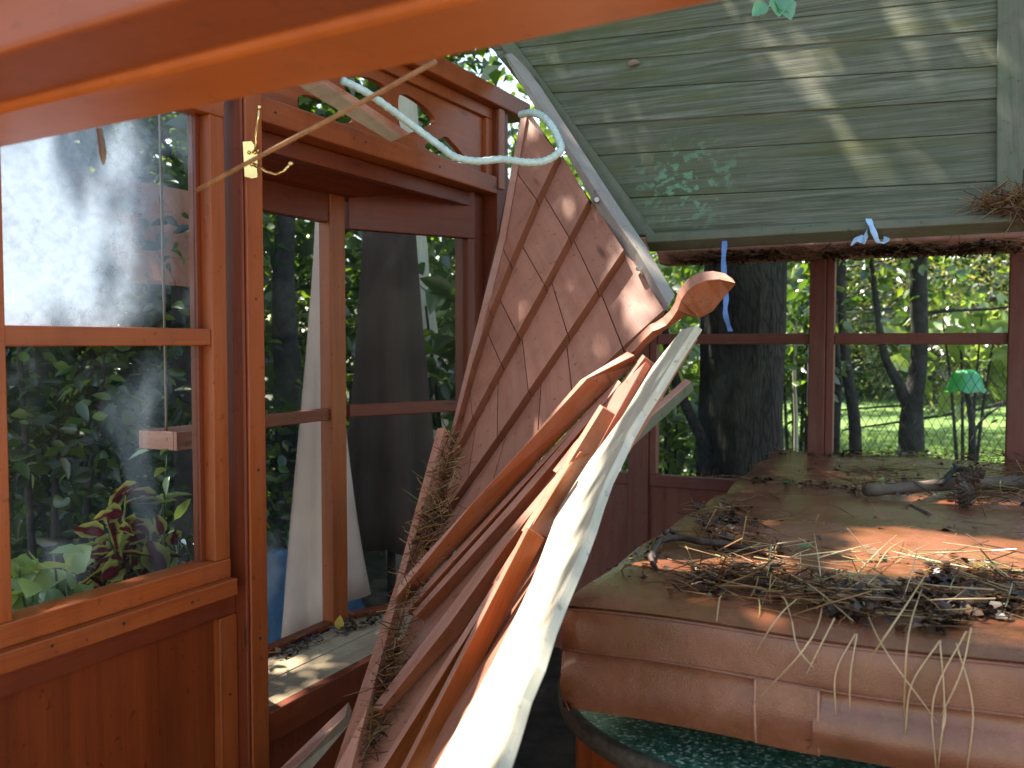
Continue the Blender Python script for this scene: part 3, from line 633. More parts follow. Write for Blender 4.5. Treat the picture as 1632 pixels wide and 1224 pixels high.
# rail that caps the panel's upper edge, with bolts
RL = [(803, 88), (840, 152), (898, 238), (958, 346), (1006, 424), (1054, 503)]
RM = [(806, 86), (850, 150), (908, 238), (970, 335), (1016, 400), (1066, 488)]
RR = [(822, 84), (862, 138), (926, 236), (984, 325), (1030, 392), (1076, 470)]
def Yr(p): return onQ(*p)[1]-.05
b = MB(); secs = []
for l, m_, r in zip(RL, RM, RR):
    y = Yr(m_); A_, M_, R_ = P(*l, y+.03), P(*m_, y), P(*r, y+.05); secs.append([A_, M_, R_, A_+R_-M_])
b.loft(secs); rail = b.build('edge_rail', M['railgrey'], sp, .002)
for px, py in [(951, 318), (1019, 427), (893, 236)]:
    c = P(px, py, Yr((px, py))-.0); b = MB(); b.tube([c-NQ*.0+A3(0, .02, 0), c-unit(c-CAM)*.012], .008, 8); b.build('bolt', M['steel'], rail, .001)

# ============================================================ fallen boards
def two_tone(o, n, mat='pink'):
    """the narrow upper face has faded in the sun"""
    o.data.materials.append(M[mat])
    for i in range(n-1): o.data.polygons[i*4].material_index = 1
def board(name, label, cat, Al, Bl, Cl, Ys, da, dc, mat, group='fallen roof boards', bevel=.002, sub=None, parent=None):
    """three measured edges: outer edge of the narrow face, ridge, lower edge of the broad face"""
    n = len(Bl); secs = []
    Y = list(np.interp(np.linspace(0, 1, n), np.linspace(0, 1, len(Ys)), Ys))
    if Bl[0][1] > 1230:      # boards that leave the picture run on down towards the ground
        ex = lambda L: [tuple(np.array(L[0])+(np.array(L[0])-np.array(L[1]))/(L[0][1]-L[1][1])*430)]+list(L)
        Al, Bl, Cl = ex(Al), ex(Bl), ex(Cl); Y = [Y[0]]+Y; n += 1
    for a_, r_, c_, y in zip(Al, Bl, Cl, Y):
        p, q, s_ = P(*a_, y+da), P(*r_, y), P(*c_, y+dc); secs.append([p, q, s_, p+s_-q])
    bb = MB(); bb.loft(secs); o = bb.build(name, mat, parent, bevel); two_tone(o, n)
    if label: tag(o, label, cat, group)
    return o
TR = 'trim board'
f1 = board('fascia_board', 'wide fascia board with angled end across the shingles, lower end over the tall plank', TR,
      [(636, 928), (771, 787), (924, 606), (1000, 560)], [(631, 952), (753, 802), (936, 603), (1012, 566)], [(640, 971), (765, 830), (978, 612), (1016, 580)], [2.02, 2.04, 2.12, 2.17], .02, .045, M['board'])
board('trim_board', 'narrow moulding strip tight under the wide fascia board', TR,
      [(640, 972), (798, 801), (976, 612)], [(648, 976), (806, 803), (979, 615)], [(658, 982), (815, 806), (988, 620)], [2.03, 2.05, 2.14], .02, .03, M['board'])
board('trim_board', 'thin dark trim board second below the wide fascia board', TR,
      [(656, 977), (810, 806), (984, 604)], [(662, 982), (818, 812), (990, 610)], [(676, 990), (838, 812), (1000, 622)], [2.02, 2.03, 2.12], .02, .04, M['board'])
board('rafter', 'brown rafter with a rounded lower end and faded pink upper face', 'rafter',
      [(592, 1128), (697, 993), (804, 852), (921, 716)], [(608, 1130), (712, 1000), (812, 862), (925, 720)], [(612, 1142), (734, 1010), (838, 866), (950, 722)], [1.90, 1.90, 1.90, 1.93], .05, .05, M['board'])
board('rafter_block', 'short rafter length ending in a grey cut face beside the scrolled rafter tail', 'rafter',
      [(830, 846), (893, 744), (956, 644)], [(838, 850), (900, 748), (961, 649)], [(872, 856), (928, 760), (981, 661)], [1.82, 1.91, 2.0], .03, .03, M['board'])
board('rafter', 'rafter with a cut upper end tucked under the wide fascia board tip', 'rafter',
      [(880, 750), (952, 657), (1024, 564)], [(886, 754), (957, 662), (1028, 569)], [(910, 768), (979, 676), (1047, 584)], [2.02, 2.09, 2.16], .02, .03, M['board'])
board('trim_strip', 'thin orange strip between the rafter and the short rafter length', TR,
      [(784, 930), (842, 838), (905, 738)], [(789, 936), (846, 842), (908, 741)], [(800, 934), (856, 836), (914, 738)], [1.82, 1.83, 1.86], .02, .03, M['board_orange'])
board('board_end', 'square-ended orange board whose sawn end catches the sun', TR,
      [(620, 1260), (729, 1049), (838, 838)], [(627, 1262), (735, 1051), (843, 841)], [(664, 1264), (766, 1061), (868, 858)], [1.60, 1.685, 1.78], .02, .03, M['board_orange'])
board('trim_board', 'bright orange board running out of the bottom edge beside the needle-filled gap', TR,
      [(593, 1240), (691, 1082), (790, 925)], [(601, 1240), (699, 1085), (797, 930)], [(629, 1242), (717, 1090), (806, 938)], [1.66, 1.715, 1.78], .02, .03, M['board_orange'])
board('plank', 'tall faded pink plank standing against the bench front', 'plank',
      [(528, 1236), (540, 1200), (630, 930), (697, 682)], [(556, 1240), (584, 1133), (645, 912), (709, 681)], [(572, 1242), (598, 1138), (660, 930), (722, 690)], [1.86, 1.92, 2.12, 2.28], .012, .05, M['pink'])
board('plank', 'grey-brown plank lying low under the bench front', 'plank',
      [(430, 1240), (556, 1118)], [(452, 1242), (551, 1142)], [(482, 1244), (556, 1156)], [2.02, 2.25], .03, .04, M['raw' if 0 else 'bench'])
board('stick', 'greenish weathered stick behind the split sunlit board', 'stick',
      [(970, 712), (1092, 603)], [(972, 722), (1102, 608)], [(976, 742), (1106, 622)], [2.2, 2.5], .02, .02, M['mossy'])
# scrolled rafter tail
pk = lambda L: [(960+x/5.1, 400+y/5.1) for x, y in L]
ridge = pk([(200, 850), (255, 812), (330, 730), (405, 655), (450, 640), (520, 605), (570, 545), (612, 480), (640, 400), (690, 325), (760, 268), (850, 238), (950, 230), (1040, 250), (1082, 262)])
outer = pk([(190, 800), (240, 742), (310, 668), (385, 596), (430, 580), (490, 540), (548, 485), (588, 420), (612, 335), (660, 262), (725, 203), (805, 168), (900, 160), (995, 180), (1060, 225)])
low = pk([(230, 900), (275, 868), (370, 760), (450, 690), (500, 650), (560, 610), (620, 570), (680, 520), (730, 530), (790, 548), (840, 525), (900, 490), (960, 415), (1030, 330), (1084, 268)])
b = MB(); secs = []; Nn = len(ridge)
for i, (r_, o_, l_) in enumerate(zip(ridge, outer, low)):
    y = 2.22-.14*i/Nn; p, q, s_ = P(*o_, y+.03), P(*r_, y), P(*l_, y+.035); secs.append([p, q, s_, p+s_-q])
b.loft(secs); rt_ = b.build('rafter_tail', M['board'], None, .0015); two_tone(rt_, Nn); tag(rt_, 'scroll-cut rafter tail curling up beside the grey rail', 'rafter', 'fallen roof boards')
# lit roof sheet with split raw edge
SA, SB, SC = P(1085, 535, 2.12), P(898, 942, 1.47), P(690, 1190, 1.62)
NSh = unit(np.cross(SB-SA, SC-SA)); NSh = NSh if np.dot(NSh, CAM-SA) > 0 else -NSh
def onS(px, py, off=0): return hit(px, py, SA+NSh*off, NSh)
lit = thing('roof_sheet', 'sunlit pink roof sheet torn loose along a split raw edge, beside the tub', 'roof panel', None)
pl = [(1092, 528), (1040, 590), (992, 664), (939, 738), (890, 812), (845, 905), (795, 1010), (745, 1105), (680, 1240)]
prr = [(1100, 532), (1060, 595), (1018, 668), (966, 748), (920, 830), (882, 925), (846, 1010), (800, 1110), (750, 1240)]
def ribbonS(L, Rr, o, th, ax=None, jag=0):
    bb = MB(); secs = []
    if L[-1][1] > 1230:
        ex = lambda Q_: list(Q_)+[tuple(np.array(Q_[-1])+(np.array(Q_[-1])-np.array(Q_[-2]))/(Q_[-1][1]-Q_[-2][1])*430)]
        L, Rr = ex(L), ex(Rr)
    for l, r in zip(L, Rr):
        r = (r[0]+random.uniform(-jag, jag), r[1]); a_, c_ = onS(*l, o), onS(*r, o); secs.append([a_, c_, c_-NSh*th, a_-NSh*th])
    return bb.loft(secs)
mid = [tuple(.45*np.array(a)+.55*np.array(c)) for a, c in zip(pl, prr)]
sh2 = lambda L, d: [(x+d*(y-500)/500, y) for x, y in L]
ribbonS(sh2(pl, -10), sh2(mid, 4), 0, .02).build('shingle_course', M['shingle'], lit, .002)
ribbonS(mid, prr, .014, .02).build('shingle_course', M['shingle'], lit, .002)
jl0 = [(1086, 526), (1062, 556), (1040, 584), (1015, 625), (992, 663), (965, 700), (939, 734), (917, 768), (895, 800), (880, 838), (866, 876), (850, 918), (832, 960), (812, 1000), (783, 1060), (756, 1110), (723, 1170), (684, 1240)]
jr = [(1109, 518), (1088, 550), (1070, 580), (1042, 622), (1022, 656), (1000, 690), (982, 728), (967, 764), (952, 800), (937, 842), (922, 880), (906, 922), (890, 960), (874, 1000), (852, 1060), (832, 1110), (812, 1170), (789, 1240)]
ribbonS(jl0, jr, .03, .016, jag=1.6).build('split_board', M['raw'], lit, .001)
# backing sheet of the lower wreck
b = MB(); KA, KB, KC = P(980, 620, 2.12), P(640, 1000, 2.12), P(640, 1224, 1.86)
NK = unit(np.cross(KB-KA, KC-KA)); NK = NK if np.dot(NK, CAM-KA) > 0 else -NK
q = [hit(x, y, KA, NK) for x, y in [(1030, 575), (905, 800), (800, 1000), (720, 1180), (540, 1640), (410, 1640), (560, 1270), (600, 1130), (655, 985), (800, 815), (975, 625)]]
b.prism(q, -NK*.02, KB-KA); tag(b.build('roof_sheathing', M['pink'], None, .002), 'faded pink roof sheet lying under the stacked trim boards', 'roof panel')
# trim board stuck in the alcove opening
board('trim_board', 'trim board with white painted top edge poking into the transom opening', TR,
      [(470, 95), (560, 150), (655, 213)], [(462, 103), (545, 152), (640, 218)], [(445, 118), (520, 165), (622, 226)], [2.05, 2.3, 2.55], .03, .03, M['raw'], None)

# ============================================================ small fixed things
hook = thing('coat_hook', 'double brass coat hook screwed to the cedar post', 'hook')
hp = lambda px, py, o=0: hit(px, py, OW-NW*(.055+o), NW)
Yh = float(hit(390, 250, W(ap0, 0, 0), DW)[1])-.008
def hP(px, py, d=0): return P(px, py, Yh-d)
b = MB(); q = [hP(387, 226), (hP(402, 225)), hP(411, 238), hP(411, 283), hP(402, 285), hP(390, 282)]
b.prism(q, A3(0, -.004, 0), UP); b.build('plate', M['brass'], hook, .001)
b = MB(); b.tube([hP(404, 243, .006), hP(408, 238, .02), hP(408, 215, .03), hP(411, 190, .035), hP(413, 172, .035)], [.004, .0042, .0034, .003, .0032], 8); b.build('upper_prong', M['brass'], hook, 0, True)
b = MB(); b.tube([hP(405, 262, .006), hP(413, 266, .02), hP(425, 274, .035), hP(440, 278, .045), hP(452, 273, .05), hP(462, 262, .05)], [.0048, .0045, .0038, .0034, .0032, .0034], 8); b.build('lower_prong', M['brass'], hook, 0, True)
def ball(mb, c, r, n=8, m=6): return mb.loft([[c+A3(r*math.sin(math.pi*j/m)*math.cos(2*math.pi*i/n), r*math.sin(math.pi*j/m)*math.sin(2*math.pi*i/n), r*math.cos(math.pi*j/m)) for i in range(n)] for j in range(m+1)], cap=False)
for px, py, d, r, nm in [(413, 171, .035, .0062, 'knob'), (463, 261, .05, .006, 'knob'), (397, 243, .006, .0045, 'screw'), (401, 262, .006, .0045, 'screw'), (410, 240, .008, .005, 'screw')]:
    b = MB(); ball(b, hP(px, py, d), r); b.build(nm, M['brass'], hook, 0, True)
def catmull(pts, n=10):
    pts = [np.asarray(p) for p in pts]; pts = [2*pts[0]-pts[1]]+pts+[2*pts[-1]-pts[-2]]; o = []
    for i in range(1, len(pts)-2):
        p0, p1, p2, p3 = pts[i-1:i+3]
        for t in np.linspace(0, 1, n, endpoint=False): o.append(.5*((2*p1)+(-p0+p2)*t+(2*p0-5*p1+4*p2-p3)*t*t+(-p0+3*p1-3*p2+p3)*t**3))
    return o+[pts[-2]]
tb = catmull([P(545, 128, 2.35), P(585, 148, 2.4), P(625, 176, 2.45), P(660, 202, 2.5), P(700, 232, 2.5), P(725, 250, 2.5), P(760, 257, 2.5), P(800, 254, 2.5), P(840, 259, 2.5), P(870, 256, 2.5), P(893, 240, 2.5), P(890, 222, 2.52), P(878, 200, 2.55), P(862, 184, 2.6), P(845, 180, 2.65), P(830, 183, 2.7)])
b = MB(); b.tube(tb, [.0105+.001*math.sin(i*2.2) for i in range(len(tb))], 8); tag(b.build('flexible_tube', M['tube'], None, 0, True), 'pale green flexible tube looping across the alcove opening', 'tube')
b = MB(); b.tube(catmull([P(312, 304, 1.45), P(420, 246, 1.38), P(560, 172, 1.3), P(694, 98, 1.22)], 5), [.0035]*16, 6); tag(b.build('twig', M['twig_tan'], None, 0, True), 'thin straight tan twig slanting from the roof beam past the brass hook', 'twig')
b = MB(); b.tube(catmull([P(158, 205, 1.25), P(163, 235, 1.25), P(165, 262, 1.25)], 4), [.004, .004, .004, .0045, .0045, .005, .004, .003, .001], 6); tag(b.build('bark_scrap', M['leaf_brown'], None), 'brown scrap dangling from the underside of the roof beam', 'scrap')
def band(name, label, pts, wv, mat, cat='ribbon'):
    pts = catmull(pts, 5); bb = MB(); secs = []
    for i, p in enumerate(pts):
        t = unit(pts[min(i+1, len(pts)-1)]-pts[max(i-1, 0)]); s_ = wv*(1+.15*math.sin(i*1.3)); n_ = unit(np.cross(t, s_))*.0012; secs.append([p-s_/2-n_, p+s_/2-n_, p+s_/2+n_, p-s_/2+n_])
    bb.loft(secs); return tag(bb.build(name, mat), label, cat, None)
band('ribbon', 'blue ribbon hanging long and straight over the eave beam by the rafter tail', [P(1155, 384, 2.56), P(1153, 420, 2.57), P(1157, 470, 2.58), P(1156, 500, 2.58), P(1164, 528, 2.6)], A3(.014, .002, 0), M['ribbon'])
band('ribbon', 'short pale blue ribbon tied in a bow on the plank panel lip', [P(1384, 349, 2.44), P(1391, 366, 2.42), P(1400, 386, 2.43), P(1412, 384, 2.45), P(1411, 370, 2.46)], A3(.016, .004, 0), M['ribbon_pale'])
band('ribbon', 'crumpled pale blue ribbon end just below the plank panel lip', [P(1358, 386, 2.46), P(1370, 380, 2.46), P(1380, 384, 2.44), P(1379, 372, 2.43)], A3(.008, 0, .018), M['ribbon_pale'])
# ============================================================ leaves and needles
def leaf_geo(c, d, n, L, Wd_, bend=.15):
    """c,d,n arrays (k,3); folded five-point leaves as two quads"""
    k = len(c); s_ = np.cross(n, d); s_ /= np.linalg.norm(s_, axis=1)[:, None]+1e-9
    L = np.broadcast_to(np.asarray(L).reshape(-1, 1), (k, 1)); Wd_ = np.broadcast_to(np.asarray(Wd_).reshape(-1, 1), (k, 1))
    base = c; tip = c+d*L-n*L*bend; m1 = c+d*L*.45+n*L*.05
    l = c+d*L*.40+s_*Wd_*.5+n*L*.10; r = c+d*L*.40-s_*Wd_*.5+n*L*.10
    V = np.stack([base, r, tip, l], 1).reshape(-1, 3); i = np.arange(k)*4
    V2 = np.stack([base, r, tip, m1, l], 1).reshape(-1, 3); j = np.arange(k)*5
    Q = np.concatenate([np.stack([j, j+1, j+2, j+3], 1), np.stack([j, j+3, j+2, j+4], 1)])
    uvq = np.array([[0, .5], [.4, 0], [1, .5], [.45, .5]]); uvr = np.array([[0, .5], [.45, .5], [1, .5], [.4, 1]])
    uv = np.concatenate([np.tile(uvq, (k, 1)), np.tile(uvr, (k, 1))])
    return V2, Q, uv
def leaf_geo_fine(c, d, n, L, Wd_, bend=.15):
    """rounded leaves, nine points each"""
    k = len(c); s_ = np.cross(n, d); s_ /= np.linalg.norm(s_, axis=1)[:, None]+1e-9
    L = np.broadcast_to(np.asarray(L, float).reshape(-1, 1), (k, 1)); Wd_ = np.broadcast_to(np.asarray(Wd_, float).reshape(-1, 1), (k, 1))
    pt = lambda t, w_: c+d*L*t+s_*Wd_*w_*.5+n*L*(.10*abs(w_)-bend*t*t)
    ks = [(0, 0), (.16, -.72), (.46, -1), (.80, -.5), (1, 0), (.48, 0), (.16, .72), (.46, 1), (.80, .5)]
    V = np.stack([pt(t, w_) for t, w_ in ks], 1).reshape(-1, 3); j = np.arange(k)*9
    fs = [(0, 1, 2, 5), (5, 2, 3, 4), (0, 5, 7, 6), (5, 4, 8, 7)]
    Q = np.concatenate([np.stack([j+i for i in f], 1) for f in fs])
    um = lambda i: (ks[i][0], .5 if ks[i][1] == 0 else (0 if ks[i][1] < 0 else 1))
    uv = np.concatenate([np.tile(np.array([um(i) for i in f], float), (k, 1)) for f in fs])
    return V, Q, uv
def rdir(k):
    v = rng.normal(size=(k, 3)); return v/np.linalg.norm(v, axis=1)[:, None]
def leaves(name, c, size, mat, parent=None, droop=.3, aspect=.55, kind=None, up=.6, mid=False, fine=False):
    c = np.asarray(c); k = len(c); d = rdir(k); d[:, 2] = d[:, 2]*.5-droop; d /= np.linalg.norm(d, axis=1)[:, None]
    n = rdir(k)*.8+np.array([0, 0, up]); n -= d*np.sum(n*d, 1)[:, None]; n /= np.linalg.norm(n, axis=1)[:, None]+1e-9
    L = size*rng.uniform(.6, 1.35, k); c = c-d*(L*.5)[:, None] if mid else c; V, Q, uv = (leaf_geo_fine if fine else leaf_geo)(c, d, n, L, L*aspect)
    return link(name, np_mesh(name, V, Q, uv), mat, parent, kind=kind)
def clumps(centers, per, sig):
    centers = np.asarray(centers); return (np.repeat(centers, per, 0)+rng.normal(size=(len(centers)*per, 3))*sig)
def ell(c, r, k, shell=.5):
    v = rdir(k)*(rng.uniform(shell, 1, k)[:, None]); return np.asarray(c)+v*np.asarray(r)
def needle_geo(p, d, L, bendv, w_):
    """thin curved 3-sided needles, 4 sections"""
    k = len(p); t = np.array([0, .35, .7, 1.0]); a = np.cross(d, rdir(k)); a /= np.linalg.norm(a, axis=1)[:, None]+1e-9; b_ = np.cross(d, a)
    Vs = []
    for ti in t:
        c = p+d*(L*ti)[:, None]+bendv*((ti**2)*L)[:, None]; ww_ = (w_*(1-.75*ti**3))
        for j in range(3): Vs.append(c+(a*math.cos(2.094*j)+b_*math.sin(2.094*j))*np.reshape(ww_, (-1, 1)))
    V = np.stack(Vs, 1).reshape(-1, 3); i = np.arange(k)*12; Q = []
    for s_ in range(3):
        for j in range(3): Q.append(np.stack([i+s_*3+j, i+s_*3+(j+1) % 3, i+s_*3+3+(j+1) % 3, i+s_*3+3+j], 1))
    return V, np.concatenate(Q)
def inpoly(pts, poly):
    x, y = pts[:, 0], pts[:, 1]; r = np.zeros(len(pts), bool); n = len(poly)
    for i in range(n):
        x1, y1 = poly[i]; x2, y2 = poly[(i+1) % n]
        if y1 == y2: continue
        cnd = ((y1 > y) != (y2 > y)) & (x < (x2-x1)*(y-y1)/(y2-y1)+x1); r ^= cnd
    return r
def samp(poly, k):
    poly = np.array(poly, float); lo, hi = poly.min(0), poly.max(0); o = np.zeros((0, 2))
    while len(o) < k: q = rng.uniform(lo, hi, (k*4, 2)); o = np.concatenate([o, q[inpoly(q, poly)]])
    return o[:k]
def litter(name, label, poly, k, proj, L=(.06, .14), main=None, spread=1.0, lift=.02, flakes=0, mat='needle', wid=.0009, hang=0, clump=0):
    """a pile of pine needles with dark crumbs; main = preferred direction"""
    q = samp(poly, k)
    if clump:
        c_ = samp(poly, clump); e_ = np.ptp(np.array(poly, float), axis=0); m_ = rng.random(k) < .75; q[m_] = (c_[rng.integers(0, clump, k)]+rng.normal(size=(k, 2))*e_*np.array([.06, .10]))[m_]
    p = np.array([proj(*a) for a in q]); d = rdir(k)*spread
    if main is not None: d += np.where(rng.random((k, 1)) < .5, 1, -1)*np.asarray(main)
    d[:, 2] *= .22; d[:, 2] -= hang; d /= np.linalg.norm(d, axis=1)[:, None]
    LL = rng.uniform(*L, k); p = p-d*(LL*.5)[:, None]; p[:, 2] += rng.uniform(.002, lift, k)
    V, Q = needle_geo(p, d, LL, rdir(k)*.18*np.array([1, 1, .35]), np.full(k, wid)*rng.uniform(.8, 1.3, k))
    o = tag(link(name, np_mesh(name, V, Q), M[mat]), label, 'needle litter', None, 'stuff')
    if flakes:
        ctr = samp(poly, 16); ext = np.ptp(np.array(poly, float), axis=0); q = ctr[rng.integers(0, 16, flakes*2)]+rng.normal(size=(flakes*2, 2))*ext*np.array([.035, .09]); q = q[inpoly(q, poly)][:flakes]; flakes = len(q); p = np.array([proj(*a) for a in q]); p[:, 2] += rng.uniform(.001, lift*.6, flakes)
        n = rdir(flakes)*.7+np.array([0, 0, 1]); d = rdir(flakes); d -= n*(np.sum(n*d, 1)/np.sum(n*n, 1))[:, None]; d /= np.linalg.norm(d, axis=1)[:, None]; n /= np.linalg.norm(n, axis=1)[:, None]
        LL = .005+.026*rng.random(flakes)**2.2; V, Q, uv = leaf_geo(p, d, n, LL, LL*.7)
        link('leaf_crumbs', np_mesh('leaf_crumbs', V, Q, uv), M['humus'], o, kind='stuff')
    return o
zc = lambda x, y: hz(x, y, zt_+.004)
litter('needle_litter', 'thick heap of pine needles and dark crumbs along the front of the tub cover', [(1100, 885), (1180, 895), (1280, 915), (1400, 935), (1520, 905), (1640, 905), (1700, 990), (1560, 985), (1480, 1012), (1400, 1008), (1330, 985), (1200, 968), (1110, 950)], 440, zc, main=UB*.9, spread=1.2, lift=.024, flakes=2300, wid=.0013, clump=9)
litter('needle_litter', 'long straw-coloured needles lying loose on top of the front heap', [(1120, 890), (1200, 870), (1400, 890), (1700, 890), (1700, 980), (1400, 975), (1180, 945), (1100, 930)], 90, zc, L=(.1, .2), main=UB*.4, spread=1, lift=.026, wid=.0014, mat='needle_tan')
litter('needle_litter', 'heap of pine needles around the thick branch at the back of the tub cover', [(1330, 772), (1420, 745), (1500, 735), (1660, 735), (1700, 830), (1560, 815), (1420, 796), (1360, 792)], 380, zc, main=UB*.5, spread=1, lift=.045, flakes=450, wid=.0013, clump=8)
litter('needle_litter', 'loose pine needles strewn thinly over the whole tub cover', [(1240, 725), (1640, 725), (1700, 990), (1300, 960), (940, 925), (1080, 800)], 130, zc, spread=1, lift=.006, flakes=200, wid=.001)
litter('needle_litter', 'dark litter along the far edge of the tub cover', [(1240, 718), (1640, 722), (1640, 732), (1240, 727)], 110, zc, spread=1, lift=.012, flakes=260, wid=.001)
litter('needle_litter', 'dark crumbs along the left half of the tub cover fold', [(1105, 752), (1240, 766), (1400, 778), (1390, 786), (1240, 772), (1110, 758)], 40, zc, spread=1, lift=.006, flakes=240)
litter('needle_litter', 'damp dark litter around the forked twig on the tub cover', [(1090, 800), (1180, 800), (1230, 850), (1260, 880), (1150, 900), (1120, 850)], 60, zc, spread=1, lift=.008, flakes=350)
litter('needle_litter', 'pine needles caught in the gap between shingles and the tall pink plank', [(716, 690), (728, 700), (706, 830), (680, 900), (650, 975), (640, 1000), (634, 1090), (600, 1200), (575, 1224), (600, 1100), (640, 960), (680, 800)], 420, lambda x, y: P(x, y, 2.16-.26*max(0, (y-700)/520)), main=A3(.15, -.25, .9)*1.4, spread=.6, lift=.01, flakes=160, hang=0, wid=.001)
litter('needle_litter', 'tuft of pine needles on the lower corner of the plank panel', [(1545, 335), (1590, 318), (1650, 312), (1690, 350), (1640, 362), (1600, 352)], 240, lambda x, y: onP(x, y, .035), main=-LP*.6, spread=.9, lift=.03, flakes=60, hang=.45, wid=.0011)
eb = lambda x, y: hit(x, y, B(0, 0, zbt+.09), UP)
litter('needle_litter', 'dark needle and leaf litter lying along the eave beam', [(1062, 398), (1632, 378), (1632, 396), (1400, 404), (1200, 412), (1070, 414)], 420, lambda x, y: hit(x, y+9, B(0, -.125, 0), NB), spread=1, main=UB*.6, lift=.02, flakes=2200, hang=.1, wid=.0012)
litter('needle_litter', 'crumbs and dry leaf bits along the back of the bench seat', [(440, 1030), (560, 985), (620, 972), (600, 995), (520, 1020), (440, 1055)], 40, lambda x, y: hz(x, y, zb+.004), spread=1, lift=.01, flakes=220)
# long needles hanging over the front edge of the cover
hang_px = [((1316, 940), (1200, 1122)), ((1262, 990), (1298, 1066)), ((1330, 985), (1285, 1075)), ((1363, 1010), (1332, 1140)), ((1366, 1010), (1354, 1136)), ((1480, 918), (1366, 1080)), ((1470, 945), (1440, 1144)), ((1370, 955), (1493, 1150)), ((1497, 1022), (1442, 1172)), ((1498, 1020), (1495, 1224)), ((1540, 1006), (1492, 1230)), ((1548, 1000), (1500, 1140)), ((1524, 1025), (1541, 1230)), ((1277, 960), (1202, 1042)), ((1212, 905), (1360, 1000)), ((1360, 885), (1150, 935)), ((1240, 960), (1262, 1000)), ((1150, 960), (1142, 1000)), ((1505, 1110), (1498, 1180)), ((1390, 925), (1440, 868))]
grp = 'long pine needles hanging over the cover edge'
for i, (a_, e_) in enumerate(hang_px):
    def front(px): d = ray(px, 1000); m_ = np.linalg.solve(np.array([[d[0], -ef2[0]], [d[1], -ef2[1]]]), (nl-CAM)[:2]); return CAM+d*m_[0]
    fe = lambda px: front(px)[1]
    a_, e_ = np.array(a_, float), np.array(e_, float); top = a_[1] < 985
    A_ = zc(*a_)+UP*.012 if top else P(*a_, fe(a_[0])-.004)
    if e_[1] > 1015:
        k = .5; mp = a_+(e_-a_)*(.35 if top else .5); mp += np.array([-(e_-a_)[1], (e_-a_)[0]])*random.uniform(-.13, .13); Mm = P(*mp, fe(mp[0])-.016); E_ = P(*e_, fe(e_[0])-.02)
    else:
        E_ = zc(*e_)+UP*.01; mp = (a_+e_)/2; Mm = zc(*mp)+UP*.025
    b = MB(); pts = catmull([A_, Mm, E_], 6); b.tube(pts, list(np.interp(np.linspace(0, 1, len(pts)), [0, .7, 1], [.0013, .0014, .0006])), 4)
    tag(b.build('pine_needle', M['needle_tan'], None, 0, True), 'long tan pine needle dangling over the front edge of the brown tub cover', 'pine needle', grp)
# twigs, branch, cones, single leaves on the cover
def onc(px, py, h=.0): return hz(px, py, zt_+h)
t_ = thing('forked_twig', 'dark forked twig lying on the left of the tub cover', 'twig')
b = MB(); b.tube(catmull([onc(1048, 862, .02), onc(1085, 857, .022), (onc(1120, 864, .02)), onc(1160, 868, .015), onc(1200, 878, .012), onc(1234, 890, .008)], 4), [.008]*12+[.0075, .007, .0068, .0065, .006, .0055, .005, .0045, .004], 7); b.build('stem', M['twig'], t_, 0, True)
b = MB(); b.tube(catmull([onc(1052, 860, .02), onc(1040, 880, .015), onc(1038, 892, .012), onc(1048, 908, .006)], 4), [.0065]*9+[.005, .0045, .004, .003], 7); b.build('side_shoot', M['twig'], t_, 0, True)
b = MB(); b.tube(catmull([onc(1085, 856, .02), onc(1068, 846, .02), onc(1060, 850, .025)], 3), [.0055]*7, 6); b.build('side_shoot', M['twig'], t_, 0, True)
b = MB(); b.tube([onc(1452, 807, .008), onc(1466, 814, .008), onc(1480, 821, .008)], .0075, 7); tag(b.build('twig', M['twig'], None, 0, True), 'short straight dark stick on bare vinyl right of the cover centre', 'twig')
t_ = thing('branch', 'thick lichened branch lying in needles at the back of the tub cover', 'branch')
b = MB(); b.tube(catmull([onc(1380, 782, .03), onc(1450, 777, .03), onc(1530, 770, .035), onc(1600, 770, .035), onc(1700, 768, .04)], 5), [.016+.006*i/20+.002*math.sin(i*1.7) for i in range(21)], 9); b.build('limb', M['bark'], t_, 0, True)
b = MB(); b.tube(catmull([onc(1500, 772, .04), onc(1520, 750, .07), onc(1545, 748, .08)], 4), [.008]*9, 7); b.build('stub', M['bark_dark'], t_, 0, True)
def cone(label, c, axis, L, r):
    axis = unit(axis); a = unit(np.cross(axis, A3(.3, .2, .9))); b_ = np.cross(axis, a); bb = MB(); bb.tube([c-axis*L/2, c-axis*L*.2, c+axis*L*.25, c+axis*L/2], [r*.45, r*.62, r*.5, r*.15], 8)
    for i in range(70):
        t = i/70; ang = i*2.4; rad = r*(.55+.5*math.sin(math.pi*(t*.85+.12))); o = a*math.cos(ang)+b_*math.sin(ang); s_ = np.cross(axis, o)
        p = c+axis*(L*(t-.5)); bb.v += [p+o*rad*.4-s_*r*.16, p+o*rad*.4+s_*r*.16, p+o*rad+axis*L*.07+s_*r*.12, p+o*rad+axis*L*.07-s_*r*.12]; k = len(bb.v); bb.face([k-4, k-3, k-2, k-1], axis)
    return tag(bb.build('pine_cone', M['cone']), label, 'pine cone', 'pine cones on the cover')
cone('pine cone tipped upright against the thick branch', onc(1538, 790, .035), A3(-.2, -.5, .7), .075, .026)
cone('pine cone lying on top of the thick branch', onc(1545, 760, .07), A3(.9, .2, .3), .08, .026)
def one_leaf(label, p, d, n, L, wd, mat):
    d = unit(d); n = np.asarray(n, float); n = unit(n-d*np.dot(n, d)); V, Q, uv = leaf_geo_fine(p[None], d[None], n[None], np.array([L]), np.array([L*wd]), .05)
    return tag(link('leaf', np_mesh('leaf', V, Q, uv), M[mat]), label, 'leaf', 'single fallen leaves')
one_leaf('small round green leaf lying flat below the middle of the tub cover', onc(1270, 872, .008), A3(1, .1, .05), UP, .04, .8, 'leaf_one')
